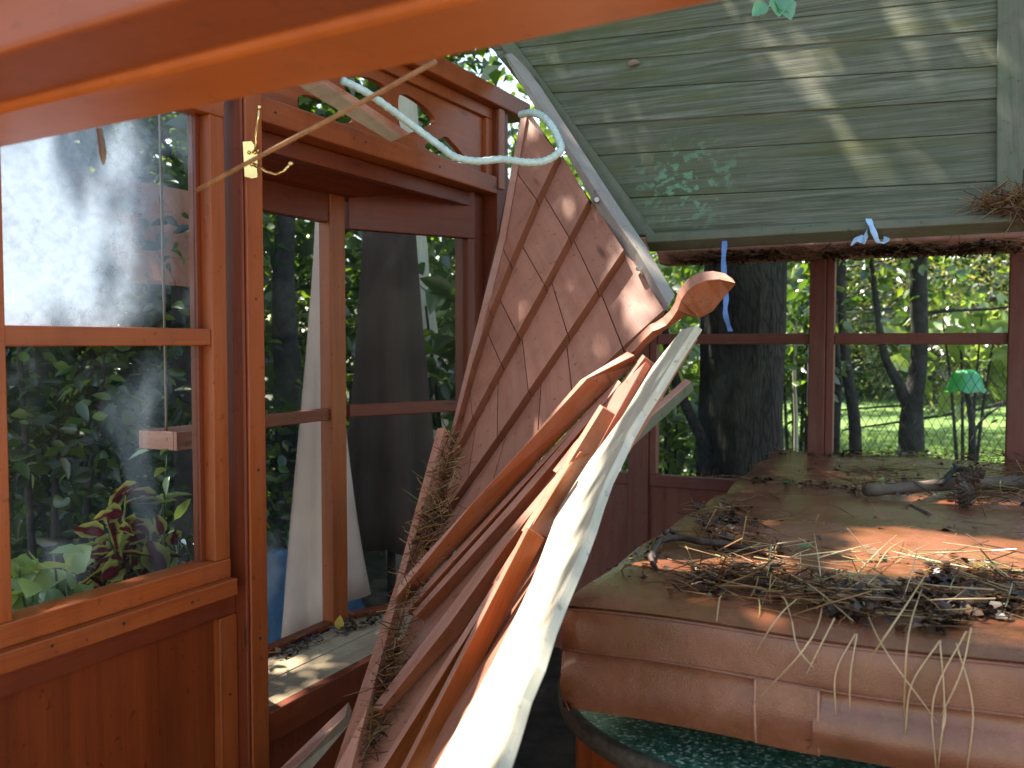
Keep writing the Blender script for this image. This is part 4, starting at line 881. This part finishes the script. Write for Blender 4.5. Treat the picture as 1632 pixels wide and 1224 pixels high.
one_leaf('tiny pale green leaf on the left of the cover fold', onc(1248, 769, .012), A3(1, -.2, 0), UP, .03, .7, 'leaf_one')
one_leaf('yellow-green leaf standing on the middle of the cover fold', onc(1396, 780, .008), A3(.3, -.1, .6), A3(0, -1, .3), .045, .7, 'leaf_pale')
one_leaf('bright yellow leaf standing up in the sunlit patch on the cover', onc(1552, 918, .006), A3(.6, 0, .45), A3(0, -1, .5), .04, .9, 'leaf_yellow')
one_leaf('dark curled leaf at the corner of the sunlit patch', onc(1372, 872, .03), A3(.5, -.6, -.2), A3(.2, -.5, .8), .045, .7, 'leaf_brown')
one_leaf('pale brown leaf stuck on the plank panel', onP(1000, 102, .012), LP*.9, NP, .045, .6, 'leaf_brown')
one_leaf('yellow leaf propped against the bay mullion on the bench', hz(540, 1003, zb+.004), A3(.1, 0, .9), A3(0, -1, .2), .045, .7, 'leaf_yellow')
vt = thing('vine_tip', 'blue-green vine leaves hanging over the top of the plank panel', 'vine')
b = MB(); b.tube(catmull([P(1262, -30, 1.9), P(1240, 0, 1.9), P(1222, 14, 1.9), P(1208, 27, 1.9)], 4), .002, 5); b.build('stem', M['leaf_one'], vt, 0, True)
for px, py, d, L in [(1246, -4, A3(.3, -.1, -.7), .05), (1236, -8, A3(.6, 0, -.5), .055), (1222, 6, A3(-.5, -.1, -.4), .04), (1240, -10, A3(0, -.2, -.8), .05)]:
    p = P(px, py, 1.9); d = unit(d); n = A3(0, -1, .4); n = unit(n-d*np.dot(n, d)); V, Q, uv = leaf_geo_fine(p[None], d[None], n[None], np.array([L]), np.array([L*.85]), .1); link('leaf', np_mesh('leaf', V, Q, uv), M['leaf_one'], vt)
# ============================================================ outside the left window
def outW(px, py, off): return hit(px, py, OW+NW*off, NW)
pb = MB(); wbox(pb, aBeg, aW(330, 700), .06, .36, .55, .80); tag(pb.build('planter_box', M['cedar_dark'], None, .004), 'wooden planter box outside under the dusty window', 'planter')
def plant(name, label, base_px, off, stems, leafmat_, size, aspect, cat='plant', per=14, stem_h=.3, droop=.1, seed=1):
    t = thing(name, label, cat); sb = MB(); cs = []
    for (px, py) in stems:
        tip = outW(px, py, off+random.uniform(-.06, .08)); base = outW(base_px+(px-base_px)*.3, 990, off); base[2] = .79
        pts = catmull([base, (base+tip)/2+rng.normal(size=3)*.015, tip], 4); sb.tube(pts, list(np.linspace(.004, .002, len(pts))), 5)
        for k in range(per): cs.append(pts[min(len(pts)-1, int(len(pts)*random.uniform(.4, 1)))]+rng.normal(size=3)*size*.28)
    sb.build('stem', M['leaf'], t, 0, True); leaves('foliage', cs, size, M[leafmat_], t, droop, aspect, up=.9, fine=True); return t
plant('coleus_plant', 'coleus with dark red yellow-edged leaves behind the dusty window', 190, .22, [(170, 850), (200, 790), (215, 830), (185, 900), (230, 880), (150, 890), (240, 840), (205, 780), (215, 930), (170, 930), (250, 910)], 'coleus', .075, .7, per=10)
plant('geranium', 'pale green lobed-leaf plant at the bottom corner of the dusty window', 60, .16, [(30, 900), (60, 890), (85, 880), (50, 930), (100, 900), (20, 940), (75, 930)], 'leaf_pale', .062, .95, per=8)
plant('flower_stalk', 'tall green stalk with slender leaves behind the dusty window', 268, .25, [(266, 725), (270, 760), (262, 800), (272, 840)], 'leaf_pale', .06, .35, per=6)
plant('flower_stalk', 'white-flowered spike close to the right edge of the dusty window', 295, .12, [(284, 850), (292, 862), (300, 890)], 'white', .02, .4, per=9)
tr = thing('hanging_tray', 'faded pink wooden tray hanging on a rope outside the dusty window', 'bird feeder')
c0 = outW(292, 700, .42); b = MB()
for i, (dx, dy, ex, ey) in enumerate([(-.09, -.07, .20, .012), (-.09, .06, .20, .012), (-.09, -.057, .012, .116), (.098, -.057, .012, .116)]): b.box(c0+DW*dx+NW*dy+UP*-.02, DW*ex, NW*ey, UP*.05)
b.box(c0-DW*.077-NW*.057-UP*.018, DW*.174, NW*.116, UP*.01); b.build('tray', M['pink'], tr, .002)
b = MB(); b.tube(catmull([c0+DW*-.06+UP*.0, c0-DW*.06+UP*.3, c0-DW*.064+UP*.75, c0-DW*.066+UP*1.2], 5), .004, 5); b.build('rope', M['leaf_brown'], tr, 0, True)
# made-up little roof standing in for the shingled roof's reflection in the window
refl = thing('reflection_prop', 'made-up red shingled roof on a dark wall, standing in for a window reflection', 'reflection_prop')
c = outW(312, 290, 1.15); c[2] = 0
b = MB(); b.box(c-DW*.02, DW*.09, NW*.12, UP*1.62, UP); b.build('reflection_wall', M['bark_dark'], refl)
b = MB()
for i in range(4):
    z0 = 1.60+i*.095; o0 = -.16+i*.075
    for k in range(3):
        a0 = -.46+k*.2; b.loft([[c+DW*a0+NW*o0+UP*z0, c+DW*(a0+.195)+NW*o0+UP*z0, c+DW*(a0+.195)+NW*(o0+.095)+UP*(z0+.12), c+DW*a0+NW*(o0+.095)+UP*(z0+.12)],
            [c+DW*a0+NW*o0+UP*(z0+.014), c+DW*(a0+.195)+NW*o0+UP*(z0+.014), c+DW*(a0+.195)+NW*(o0+.095)+UP*(z0+.128), c+DW*a0+NW*(o0+.095)+UP*(z0+.128)]])
b.build('reflection_roof', M['shingle'], refl)
# ============================================================ outside the bay
def umbrella(label, px, Y, z0, z1, r0, r1, mat, pleats, hem, bot_tilt=0):
    t = thing('closed_umbrella', label, 'umbrella'); base = P(px, 600, Y); base[2] = 0
    b = MB(); secs = []; n = pleats*6
    for j, f in enumerate(np.linspace(0, 1, 14)):
        z = z1+(z0-z1)*f; r = r0+(r1-r0)*f**1.15; ring = []
        for i in range(n):
            a = 2*math.pi*i/n; rr_ = r*(1+.28*math.cos(a*pleats+.8*math.sin(f*3))*(.3+.7*f)); ring.append(base+A3(rr_*math.cos(a), rr_*math.sin(a), z-hem*f**6*math.cos(a-bot_tilt)*.5))
        secs.append(ring)
    b.loft(secs, UP); b.build('cloth', M[mat], t, 0, True)
    b = MB(); b.tube([base, base+UP*(z1+.08)], .019, 8); b.build('pole', M['bark_dark'], t, 0, True)
    b = MB(); ball(b, base+UP*(z1+.08), .03); b.build('finial', M['bark_dark'], t, 0, True)
    b = MB(); b.loft([[base+A3(.2*math.cos(a), .2*math.sin(a), z) for a in np.linspace(0, 2*math.pi, 16, endpoint=False)] for z in (.0, .06)], UP); b.build('base_weight', M['bark_dark'], t)
umbrella('closed pale beige patio umbrella outside the bay window', 514, 3.75, P(500, 985, 3.75)[2], P(516, 345, 3.75)[2], .022, .15, 'cloth', 5, .2, math.pi)
umbrella('closed dark brown patio umbrella outside the bay window', 622, 4.1, P(600, 865, 4.1)[2], P(600, 320, 4.1)[2], .10, .20, 'cloth_brown', 6, .05)
b = MB(); c = P(462, 930, 4.3); k = 14; vv = []
for j in range(k):
    for i in range(k):
        u, v = i/(k-1)-.5, j/(k-1); b.v.append(A3(c[0]+u*.75, c[1]-.12+v*.3+.04*math.sin(i*1.7+j), .02+(P(462, 885, 4.3)[2])*(1-abs(2*v-1)**2)*(1-(2*u)**4)+.02*math.sin(i*2.3+j*1.1)))
b.f = [(j*k+i, j*k+i+1, (j+1)*k+i+1, (j+1)*k+i) for j in range(k-1) for i in range(k-1)]
tag(b.build('tarpaulin', M['tarp'], None, 0, True), 'crumpled blue tarpaulin heaped beside the pale umbrella', 'tarpaulin')
bk = thing('bucket', 'white plastic bucket beyond the bay window beside the tall pink plank', 'bucket'); c = P(646, 880, 4.6); b = MB()
z1 = P(646, 856, 4.6)[2]
b.loft([[c*A3(1, 1, 0)+A3(r*math.cos(a), r*math.sin(a), z) for a in np.linspace(0, 2*math.pi, 20, endpoint=False)] for r, z in ((.085, z1-.26), (.105, z1), (.112, z1), (.112, z1-.02))], UP); b.build('bucket_body', M['white'], bk, 0, True)
b = MB(); b.tube([c*A3(1, 1, 0)+A3(.112*math.cos(a), .112*math.sin(a)-.02, z1-.02-.05*math.sin(a)) for a in np.linspace(0, math.pi, 12)], .003, 5); b.build('handle', M['steel'], bk, 0, True)
b = MB(); b.box(c*A3(1, 1, 0)+A3(-.2, -.2, 0), A3(.4, 0, 0), A3(0, .4, 0), UP*(z1-.262)); tag(b.build('tree_stump', M['bark'], None, .02), 'low stump standing under the white bucket', 'stump')
# ============================================================ trees
def trunk_mesh(pts, rad, seg=14, rough=.12):
    b = MB(); pts = catmull(pts, 6); n = len(pts); rad = np.interp(np.linspace(0, 1, n), np.linspace(0, 1, len(rad)), rad); secs = []
    for i in range(n):
        t = unit(pts[min(i+1, n-1)]-pts[max(i-1, 0)]); a = unit(np.cross(t, A3(0, 1, .1) if abs(t[1]) < .9 else A3(1, 0, 0))); b_ = np.cross(t, a)
        secs.append([pts[i]+rad[i]*(1+rough*(math.sin(j*2.7+i*.21)*.6+math.sin(j*5.1+i*.33)*.5+random.uniform(-.3, .3)))*(a*math.cos(2*math.pi*j/seg)+b_*math.sin(2*math.pi*j/seg)) for j in range(seg)])
    b.loft(secs, UP); return b
def tree(name, label, trunk, rad, mat, crown=None, limbs=(), group='trees around the gazebo', leafm='leaf', lsize=.09, seg=14, droop=.35, cat='tree', mid=False):
    t = thing(name, label, cat, group); trunk_mesh(trunk, rad, seg).build('trunk', M[mat], t, 0, True)
    for lp_, lr in limbs: trunk_mesh(lp_, lr, 8).build('limb', M[mat], t, 0, True)
    if crown is not None and len(crown): leaves('crown', crown, lsize, M[leafm], t, droop, mid=mid, fine=len(crown) < 4000)
    return t
def g0(px, Y): p = P(px, 600, Y); p[2] = 0; return p
def crown_at(c, r, nc, per, sig): return clumps(ell(c, r, nc), per, sig)
# shade: unseen leaf mass added between sun and gazebo, gaps cut to aim sun patches
E1_ = unit(np.cross(SUN, UP)); E2_ = np.cross(E1_, SUN)
def sp2(p): p = np.asarray(p); return np.stack([p@E1_, p@E2_], -1)
gaps = []
def gap(pts, keep=.0, e=.018): gaps.append((sp2(np.array(pts)), keep, e))
gap([onS(x, y, .02) for x, y in [(1085, 500), (1098, 508), (1016, 640), (950, 745), (872, 960), (790, 1260), (660, 1260), (700, 1180), (760, 1060), (800, 985), (838, 905), (900, 790), (985, 650)]], 0, .05)
gap([hz(x, y, zt_) for x, y in [(1330, 905), (1395, 860), (1440, 848), (1520, 862), (1700, 868), (1700, 935), (1500, 920), (1330, 918)]], 0, .045)
gap([hz(x, y, zt_) for x, y in [(1440, 788), (1632, 805), (1632, 818), (1440, 797)]])
gap([hz(x, y, zt_) for x, y in [(1500, 975), (1700, 985), (1700, 1035), (1520, 1028)]], .2)
for poly in ([(1378, -5), (1395, -5), (1472, 56), (1458, 58)], [(1150, 15), (1176, 15), (1322, 114), (1298, 118)], [(1275, 165), (1292, 165), (1425, 280), (1408, 284)], [(1462, 12), (1476, 12), (1586, 88), (1578, 94)], [(1245, 130), (1290, 130), (1400, 240), (1360, 250)], [(1385, 215), (1415, 215), (1500, 300), (1475, 305)], [(905, 85), (925, 85), (960, 115), (945, 118)]):
    gap([onP(x, y) for x, y in poly], .1, .03)
for poly in ([(1000, 405), (1030, 405), (1062, 470), (1030, 470)], [(1004, 512), (1044, 500), (1034, 552), (1008, 548)], [(740, 620), (760, 625), (752, 660), (738, 655)], [(745, 780), (760, 778), (745, 830), (722, 845)], [(842, 198), (860, 198), (860, 230), (842, 230)]):
    gap([onQ(x, y) for x, y in poly], 0, .03)
gap([P(x, y, 1.77) for x, y in [(825, 838), (868, 853), (853, 888), (820, 874)]], 0, .04)
gap([hz(x, y, zb) for x, y in [(430, 1040), (500, 1040), (540, 1075), (430, 1075)]], .3); gap([hz(x, y, zb) for x, y in [(430, 1100), (500, 1105), (520, 1125), (430, 1130)]], .3)
gap([P(x, y, 2.02) for x, y in [(596, 1010), (622, 1000), (615, 1040), (592, 1045)]])
gap([P(x, y, 2.2) for x, y in [(685, 735), (705, 732), (690, 800), (672, 800)]], .4)
for poly in ([(-60, 190), (215, 190), (240, 330), (200, 470), (250, 520), (-60, 520)], [(-40, 560), (60, 560), (70, 680), (-40, 680)], [(130, 570), (190, 570), (170, 660), (130, 640)], [(205, 570), (245, 570), (225, 690), (200, 690)], [(10, 780), (120, 760), (110, 870), (20, 880)]):
    gap([outW(x, y, .01) for x, y in poly], .12)
gap([P(x, y, 3.7) for x, y in [(500, 560), (520, 560), (520, 980), (485, 960)]], .25)
gap([P(x, y, 4.9) for x, y in [(1100, 530), (1140, 540), (1140, 745), (1100, 745)]], .1, .07)
corn = np.array([[x, y, z] for x in (-1.6, 2.3) for y in (.7, 4.6) for z in (.4, 2.4)]); c2 = sp2(corn); lo, hi = c2.min(0)-.2, c2.max(0)+.2
def canopy(k, lo, hi, t0, t1, usegaps=True):
    q = rng.uniform(lo, hi, (k, 2)); keep = np.ones(k, bool)
    if usegaps:
        for poly, kp, e_ in gaps:
            c_ = poly.mean(0); ins = inpoly(q, poly) | inpoly(q+[e_, 0], poly) | inpoly(q-[e_, 0], poly) | inpoly(q+[0, e_], poly) | inpoly(q-[0, e_], poly); keep &= ~(ins & (rng.random(k) > kp))
    q = q[keep]; t = rng.uniform(t0, t1, len(q)); return q[:, :1]*E1_+q[:, 1:]*E2_+t[:, None]*SUN+0
off0 = float(np.dot(A3(.3, 2.5, 1.2), SUN))
can = canopy(80000, lo, hi, off0+4.2, off0+6.6)
tb_ = A3(-2.9, 5.6, 0)
tree('added_shade_tree', 'added unseen tree whose leaf mass is shaped to shade the gazebo', [tb_, tb_+A3(.1, -.1, 2), tb_+A3(.2, -.3, 4), tb_+A3(.5, -.6, 6.5)], [.16, .13, .11, .06], 'bark', can,
     [([tb_+A3(.15, -.2, 3.4), tb_+A3(.9, -.6, 4.6), tb_+A3(1.8, -1, 5.3)], [.06, .05, .03]), ([tb_+A3(.15, -.25, 3.8), tb_+A3(-.5, -.9, 5), tb_+A3(-1, -1.6, 5.6)], [.06, .045, .03])], lsize=.115, mid=True)
big = g0(1181, 5.1)
tree('big_tree', 'thick dark-trunked tree standing behind the back wall windows', [big, big+UP*1.2, big+A3(.02, 0, 2.4), big+A3(.0, 0, 5), big+A3(.1, 0, 8)], [.245, .21, .205, .19, .14], 'bark_ridged', crown_at(big+A3(2.6, 1.2, 7), (2.5, 2.2, 1.5), 90, 28, .3),
     [([big+UP*.8+A3(-.2, -.1, 0), big+A3(-.42, -.25, 1.25), big+A3(-.5, -.3, 1.7)], [.03, .025, .012])], seg=26)
fk = g0(1452, 6.9)
tree('forked_tree', 'forked slender tree behind the chain-link fence, seen mid window', [fk, P(1452, 690, 6.9), P(1456, 640, 6.9), P(1466, 560, 6.9), P(1464, 420, 6.9), P(1466, 200, 6.9)+UP*.6], [.10, .085, .075, .062, .06, .05], 'bark_dark',
     np.concatenate([crown_at(P(1440, 300, 7.2), (1.2, .8, .6), 30, 22, .22), crown_at(P(1520, 470, 7.6), (.7, .5, .45), 16, 14, .18)]), [([P(1450, 655, 6.9), P(1432, 610, 6.9), P(1408, 560, 6.9), P(1395, 470, 6.95), P(1380, 350, 7)], [.045, .04, .03, .024, .015]), ([P(1464, 500, 6.9), P(1520, 495, 6.8), P(1600, 490, 6.7), P(1660, 470, 6.7)], [.014, .012, .01, .007])], leafm='leaf_far', seg=12)
s1 = g0(1333, 6.4)
tree('sapling', 'thin straight sapling nearest the middle window post', [s1, P(1333, 690, 6.4), P(1336, 600, 6.4), P(1328, 480, 6.4), P(1332, 300, 6.4)], [.032, .028, .026, .022, .02], 'bark_dark', crown_at(P(1335, 330, 6.5), (.5, .4, .4), 14, 20, .15), seg=8)
s2 = g0(1368, 6.6)
tree('sapling', 'curved dark sapling between the post and the forked tree', [s2, P(1364, 700, 6.6), P(1358, 640, 6.6), P(1346, 570, 6.6), P(1340, 450, 6.6), P(1350, 280, 6.6)], [.05, .045, .042, .04, .035, .03], 'bark_dark', crown_at(P(1360, 380, 6.8), (.6, .5, .4), 16, 20, .16), seg=8)
s3 = g0(1552, 6.8)
tree('sapling', 'crooked sapling topped by the bright green bell-shaped cover', [s3, P(1550, 700, 6.8), P(1546, 650, 6.8), P(1538, 618, 6.8)], [.035, .028, .022, .018], 'bark_dark', None, [([P(1550, 690, 6.8), P(1570, 665, 6.8), P(1605, 640, 6.8)], [.012, .01, .006])], seg=8)
cv = MB(); cp = P(1539, 600, 6.75); secs = []
for j, (r, z) in enumerate([(.025, .05), (.06, .045), (.09, .015), (.12, -.05), (.135, -.09)]): secs.append([cp+A3(r*(1+.14*math.sin(i*3.1+j))*math.cos(2*math.pi*i/16), r*(1+.14*math.sin(i*3.1+j))*math.sin(2*math.pi*i/16), z-.03*abs(math.sin(i*1.9))*(j > 2)) for i in range(16)])
cv.loft(secs, UP, False); tag(cv.build('plant_cover', M['green_plastic'], None, 0, True), 'bright green bell-shaped plastic cover on a crooked sapling beyond the fence', 'plant cover')
s4 = g0(1268, 5.9)
tree('sapling', 'thin pale bare stem left of the middle window post', [s4, P(1269, 690, 5.9), P(1266, 600, 5.9), P(1270, 500, 5.9)], [.016, .014, .012, .008], 'raw', crown_at(P(1268, 500, 5.9), (.12, .12, .3), 8, 14, .09), seg=6, leafm='leaf_far')
pt = g0(700, 5.2)
tree('pale_barked_tree', 'leaning pale-barked tree seen through the bay side window', [pt, P(690, 760, 5.2), P(675, 560, 5.2), P(655, 400, 5.2), P(640, 200, 5.2), P(620, -200, 5.2)], [.12, .105, .10, .10, .09, .07], 'raw', crown_at(P(640, -300, 5.4), (1.2, 1, .6), 26, 26, .22), seg=10)
dk = g0(462, 5.6)
tree('dark_tree', 'slim dark tree left of the pale umbrella', [dk, P(458, 600, 5.6), P(452, 450, 5.6), P(456, 250, 5.6), P(450, -200, 5.6)], [.085, .075, .07, .06, .05], 'bark_dark', crown_at(P(450, -250, 5.6), (1, .8, .5), 20, 22, .2), seg=9)
d2 = g0(60, 4.4)
tree('dark_tree', 'dark leafy tree beyond the dusty window', [d2, d2+UP*1.2, d2+A3(.1, .1, 3)], [.1, .085, .06], 'bark_dark', np.concatenate([crown_at(P(60, 400, 4.6), (.9, .6, .8), 60, 30, .16), crown_at(P(200, 520, 5), (.6, .5, .9), 40, 26, .16)]), seg=9, leafm='leaf_dark')
# shrubs
def shrub(label, c, r, nc, per, sig, size, mat='leaf', group='shrubs around the gazebo', name='shrub'):
    t = thing(name, label, 'shrub', group); c = np.asarray(c, float); b = MB()
    for i in range(4): a = i*1.6; b.tube(catmull([A3(c[0]+.04*math.cos(a), c[1]+.04*math.sin(a), 0), A3(c[0]+r[0]*.3*math.cos(a), c[1]+r[1]*.3*math.sin(a), c[2]*.7), A3(c[0]+r[0]*.5*math.cos(a), c[1]+r[1]*.5*math.sin(a), c[2]+r[2]*.5)], 4), list(np.linspace(.018, .006, 9)), 5)
    b.build('stem', M['bark_dark'], t, 0, True); leaves('crown', crown_at(c, r, nc, per, sig), size, M[mat], t, .3, fine=True); return t
shrub('leafy shrub with large glossy leaves outside the bay side window', P(735, 560, 4.6), (.35, .3, .45), 26, 9, .1, .16)
shrub('tall leafy shrub filling the view beyond the dusty window', outW(60, 560, 1.4), (.6, .4, .75), 70, 26, .13, .06, 'leaf_dark')
shrub('dark shrub low behind the coleus plant', g0(110, 3.9)+UP*.7, (.6, .4, .5), 40, 24, .12, .07, 'leaf_dark')
shrub('bright-leaved shrub behind the blue tarpaulin', g0(450, 5.6)+UP*.55, (.5, .4, .5), 40, 22, .12, .08, 'leaf_far')
shrub('shrub between the umbrellas and the pale-barked tree', g0(560, 6.3)+UP*1.0, (.7, .5, .9), 60, 24, .16, .10)
shrub('bright leafy shrub left of the thick dark trunk', g0(1068, 6.2)+UP*.75, (.5, .4, .7), 50, 26, .13, .09, 'leaf_far')
shrub('tall shrub right beside the thick dark trunk', g0(1272, 6.6)+UP*1.35, (.3, .3, .5), 26, 24, .12, .09, 'leaf_far')
shrub('low dark shrub at the foot of the forked tree', g0(1420, 6.5)+UP*.38, (.45, .2, .22), 22, 12, .10, .10)
shrub('large-leaved pale shrub beyond the right window pane', P(1545, 540, 7.4), (.45, .3, .35), 12, 6, .1, .26, 'leaf_pale')
# browning boughs hanging in the upper panes
bh = thing('pine_boughs', 'browning pine boughs drooping behind the upper window panes', 'tree', 'trees around the gazebo'); bx = g0(1700, 9.0)
trunk_mesh([bx, bx+UP*2, bx+UP*6], [.15, .13, .08]).build('trunk', M['bark_dark'], bh, 0, True)
for i in range(9):
    y = 400+i*32; b = MB(); b.tube(catmull([A3(bx[0], bx[1], P(1600, y-40, 9)[2]), P(1560, y+random.uniform(-20, 20), 8.6), P(1330+random.uniform(-40, 80), y+30, 8.3)], 6), list(np.linspace(.03, .008, 13)), 5); b.build('limb', M['bark_dark'], bh, 0, True)
q = samp([(1310, 400), (1640, 400), (1640, 610), (1500, 625), (1380, 590), (1310, 560)], 150); cs = np.array([P(x, y, random.uniform(8.1, 8.9)) for x, y in q]); leaves('crown', clumps(cs, 30, .13), .07, M['leaf_pine'], bh, .4, .35)
# ============================================================ chain-link fence
fn = thing('chain_link_fence', 'rusty dark chain-link fence between the gazebo and the lawn', 'fence')
FO = P(1060, 650, 6.5); FO[2] = 0; FD = unit(A3(1, -.12, 0)); FN = A3(-FD[1], FD[0], 0); fw, fh, dm = 4.2, 1.45, .062
b = MB(); nx = int(fw/dm)
for i in range(nx):
    nz = int(fh/dm); pts = [FO+FD*((i+(.5 if j % 2 else 0)*1)*dm)+UP*(.05+j*dm*.9)+FN*(.004 if j % 2 else -.004) for j in range(nz)]; b.tube(pts, .0026, 3)
    pts = [FO+FD*((i-(.5 if j % 2 else 0))*dm)+UP*(.05+j*dm*.9)+FN*(.004 if j % 2 else -.004) for j in range(nz)]; b.tube(pts, .0026, 3)
b.build('wire_mesh', M['wire'], fn)
b = MB(); b.tube([FO+UP*(fh-.02), FO+FD*fw+UP*(fh-.02)], .018, 8); b.build('top_rail', M['wire'], fn, 0, True)
for x in (0.02, .98, fw-.02):
    b = MB(); b.tube([FO+FD*x, FO+FD*x+UP*(fh+.03)], .025, 8); b.build('post', M['wire'], fn, 0, True)
# ============================================================ woodland all round as a mass
def ringpts(az0, az1, r0, r1, z0, z1, n):
    a = rng.uniform(R(az0), R(az1), n); r = rng.uniform(r0, r1, n); z = z0+(z1-z0)*rng.random(n); return np.stack([r*np.sin(a), r*np.cos(a), z], 1)
cs = np.concatenate([ringpts(-52, -2, 6, 10, .1, 4.2, 1000), ringpts(-55, 8, 10, 16, .1, 7, 1300), ringpts(6, 14, 7.5, 16, .1, 5, 330)])
el = np.degrees(np.arctan2(cs[:, 2]-1.4, np.hypot(cs[:, 0], cs[:, 1]))); az = np.degrees(np.arctan2(cs[:, 0], cs[:, 1]))
cs = cs[~((el > 12) & (np.abs(az+1.5) < 4) & (rng.random(len(cs)) > .25))]
wd = tag(leaves('woodland', clumps(cs, 34, .34), .15, M['leaf_far'], None, .3), 'dense green woodland undergrowth all round behind the gazebo', 'woodland', None, 'stuff')
cs = np.concatenate([ringpts(4, 48, 24, 30, .1, 8, 900)]); tag(leaves('tree_line', clumps(cs, 30, .7), .42, M['leaf_far'], None, .3), 'far bright tree line beyond the lawn', 'tree line', None, 'stuff')
k = 26000; gx = rng.uniform(1.2, 9, k); gy = 6.9+7*rng.random(k)**1.6; c_ = np.stack([gx, gy, np.full(k, .006)], 1); d_ = rdir(k)*.45+np.array([0, 0, 1]); d_ /= np.linalg.norm(d_, axis=1)[:, None]
n_ = np.cross(d_, rdir(k)); n_ /= np.linalg.norm(n_, axis=1)[:, None]+1e-9; V, Q, uv = leaf_geo(c_, d_, n_, rng.uniform(.05, .13, k), .008)
M['grass'] = leafmat('grass_blade', [(0, (.06, .12, .02)), (.6, (.14, .24, .04)), (1, (.30, .33, .10))], .4)
tag(link('grass', np_mesh('grass', V, Q, uv), M['grass'], None), 'short sunlit lawn grass beyond the chain-link fence', 'grass', None, 'stuff')
# shadow of trees on the lawn
lt = g0(1700, 15)
tree('lawn_tree', 'tree with a high crown casting shadow bands on the lawn', [lt, lt+UP*3, lt+UP*7], [.25, .2, .1], 'bark', np.concatenate([crown_at(lt+A3(-3, 1, 7.5), (4.5, 2.0, 1), 60, 22, .5), crown_at(lt+A3(-5, 6, 8.5), (5, .7, .8), 50, 22, .4), crown_at(lt+A3(-4, -3.4, 7), (4.5, .5, .8), 50, 22, .35)]), lsize=.3)
# ============================================================ place every empty at the base of its thing
bpy.context.view_layer.update()
for t in THINGS:
    pts = []
    def rec(o):
        for c in o.children:
            if c.type == 'MESH':
                n = len(c.data.vertices); a = np.empty(n*3, np.float32); c.data.vertices.foreach_get('co', a); a = a.reshape(-1, 3); pts.append(np.array([a.min(0), a.max(0)]))
            rec(c)
    rec(t)
    if not pts: continue
    a = np.concatenate(pts); lo_, hi_ = a.min(0), a.max(0); base = Vector(((lo_[0]+hi_[0])/2, (lo_[1]+hi_[1])/2, lo_[2]))
    t.location = base
    for c in t.children: c.matrix_parent_inverse = Matrix.Translation(-base)
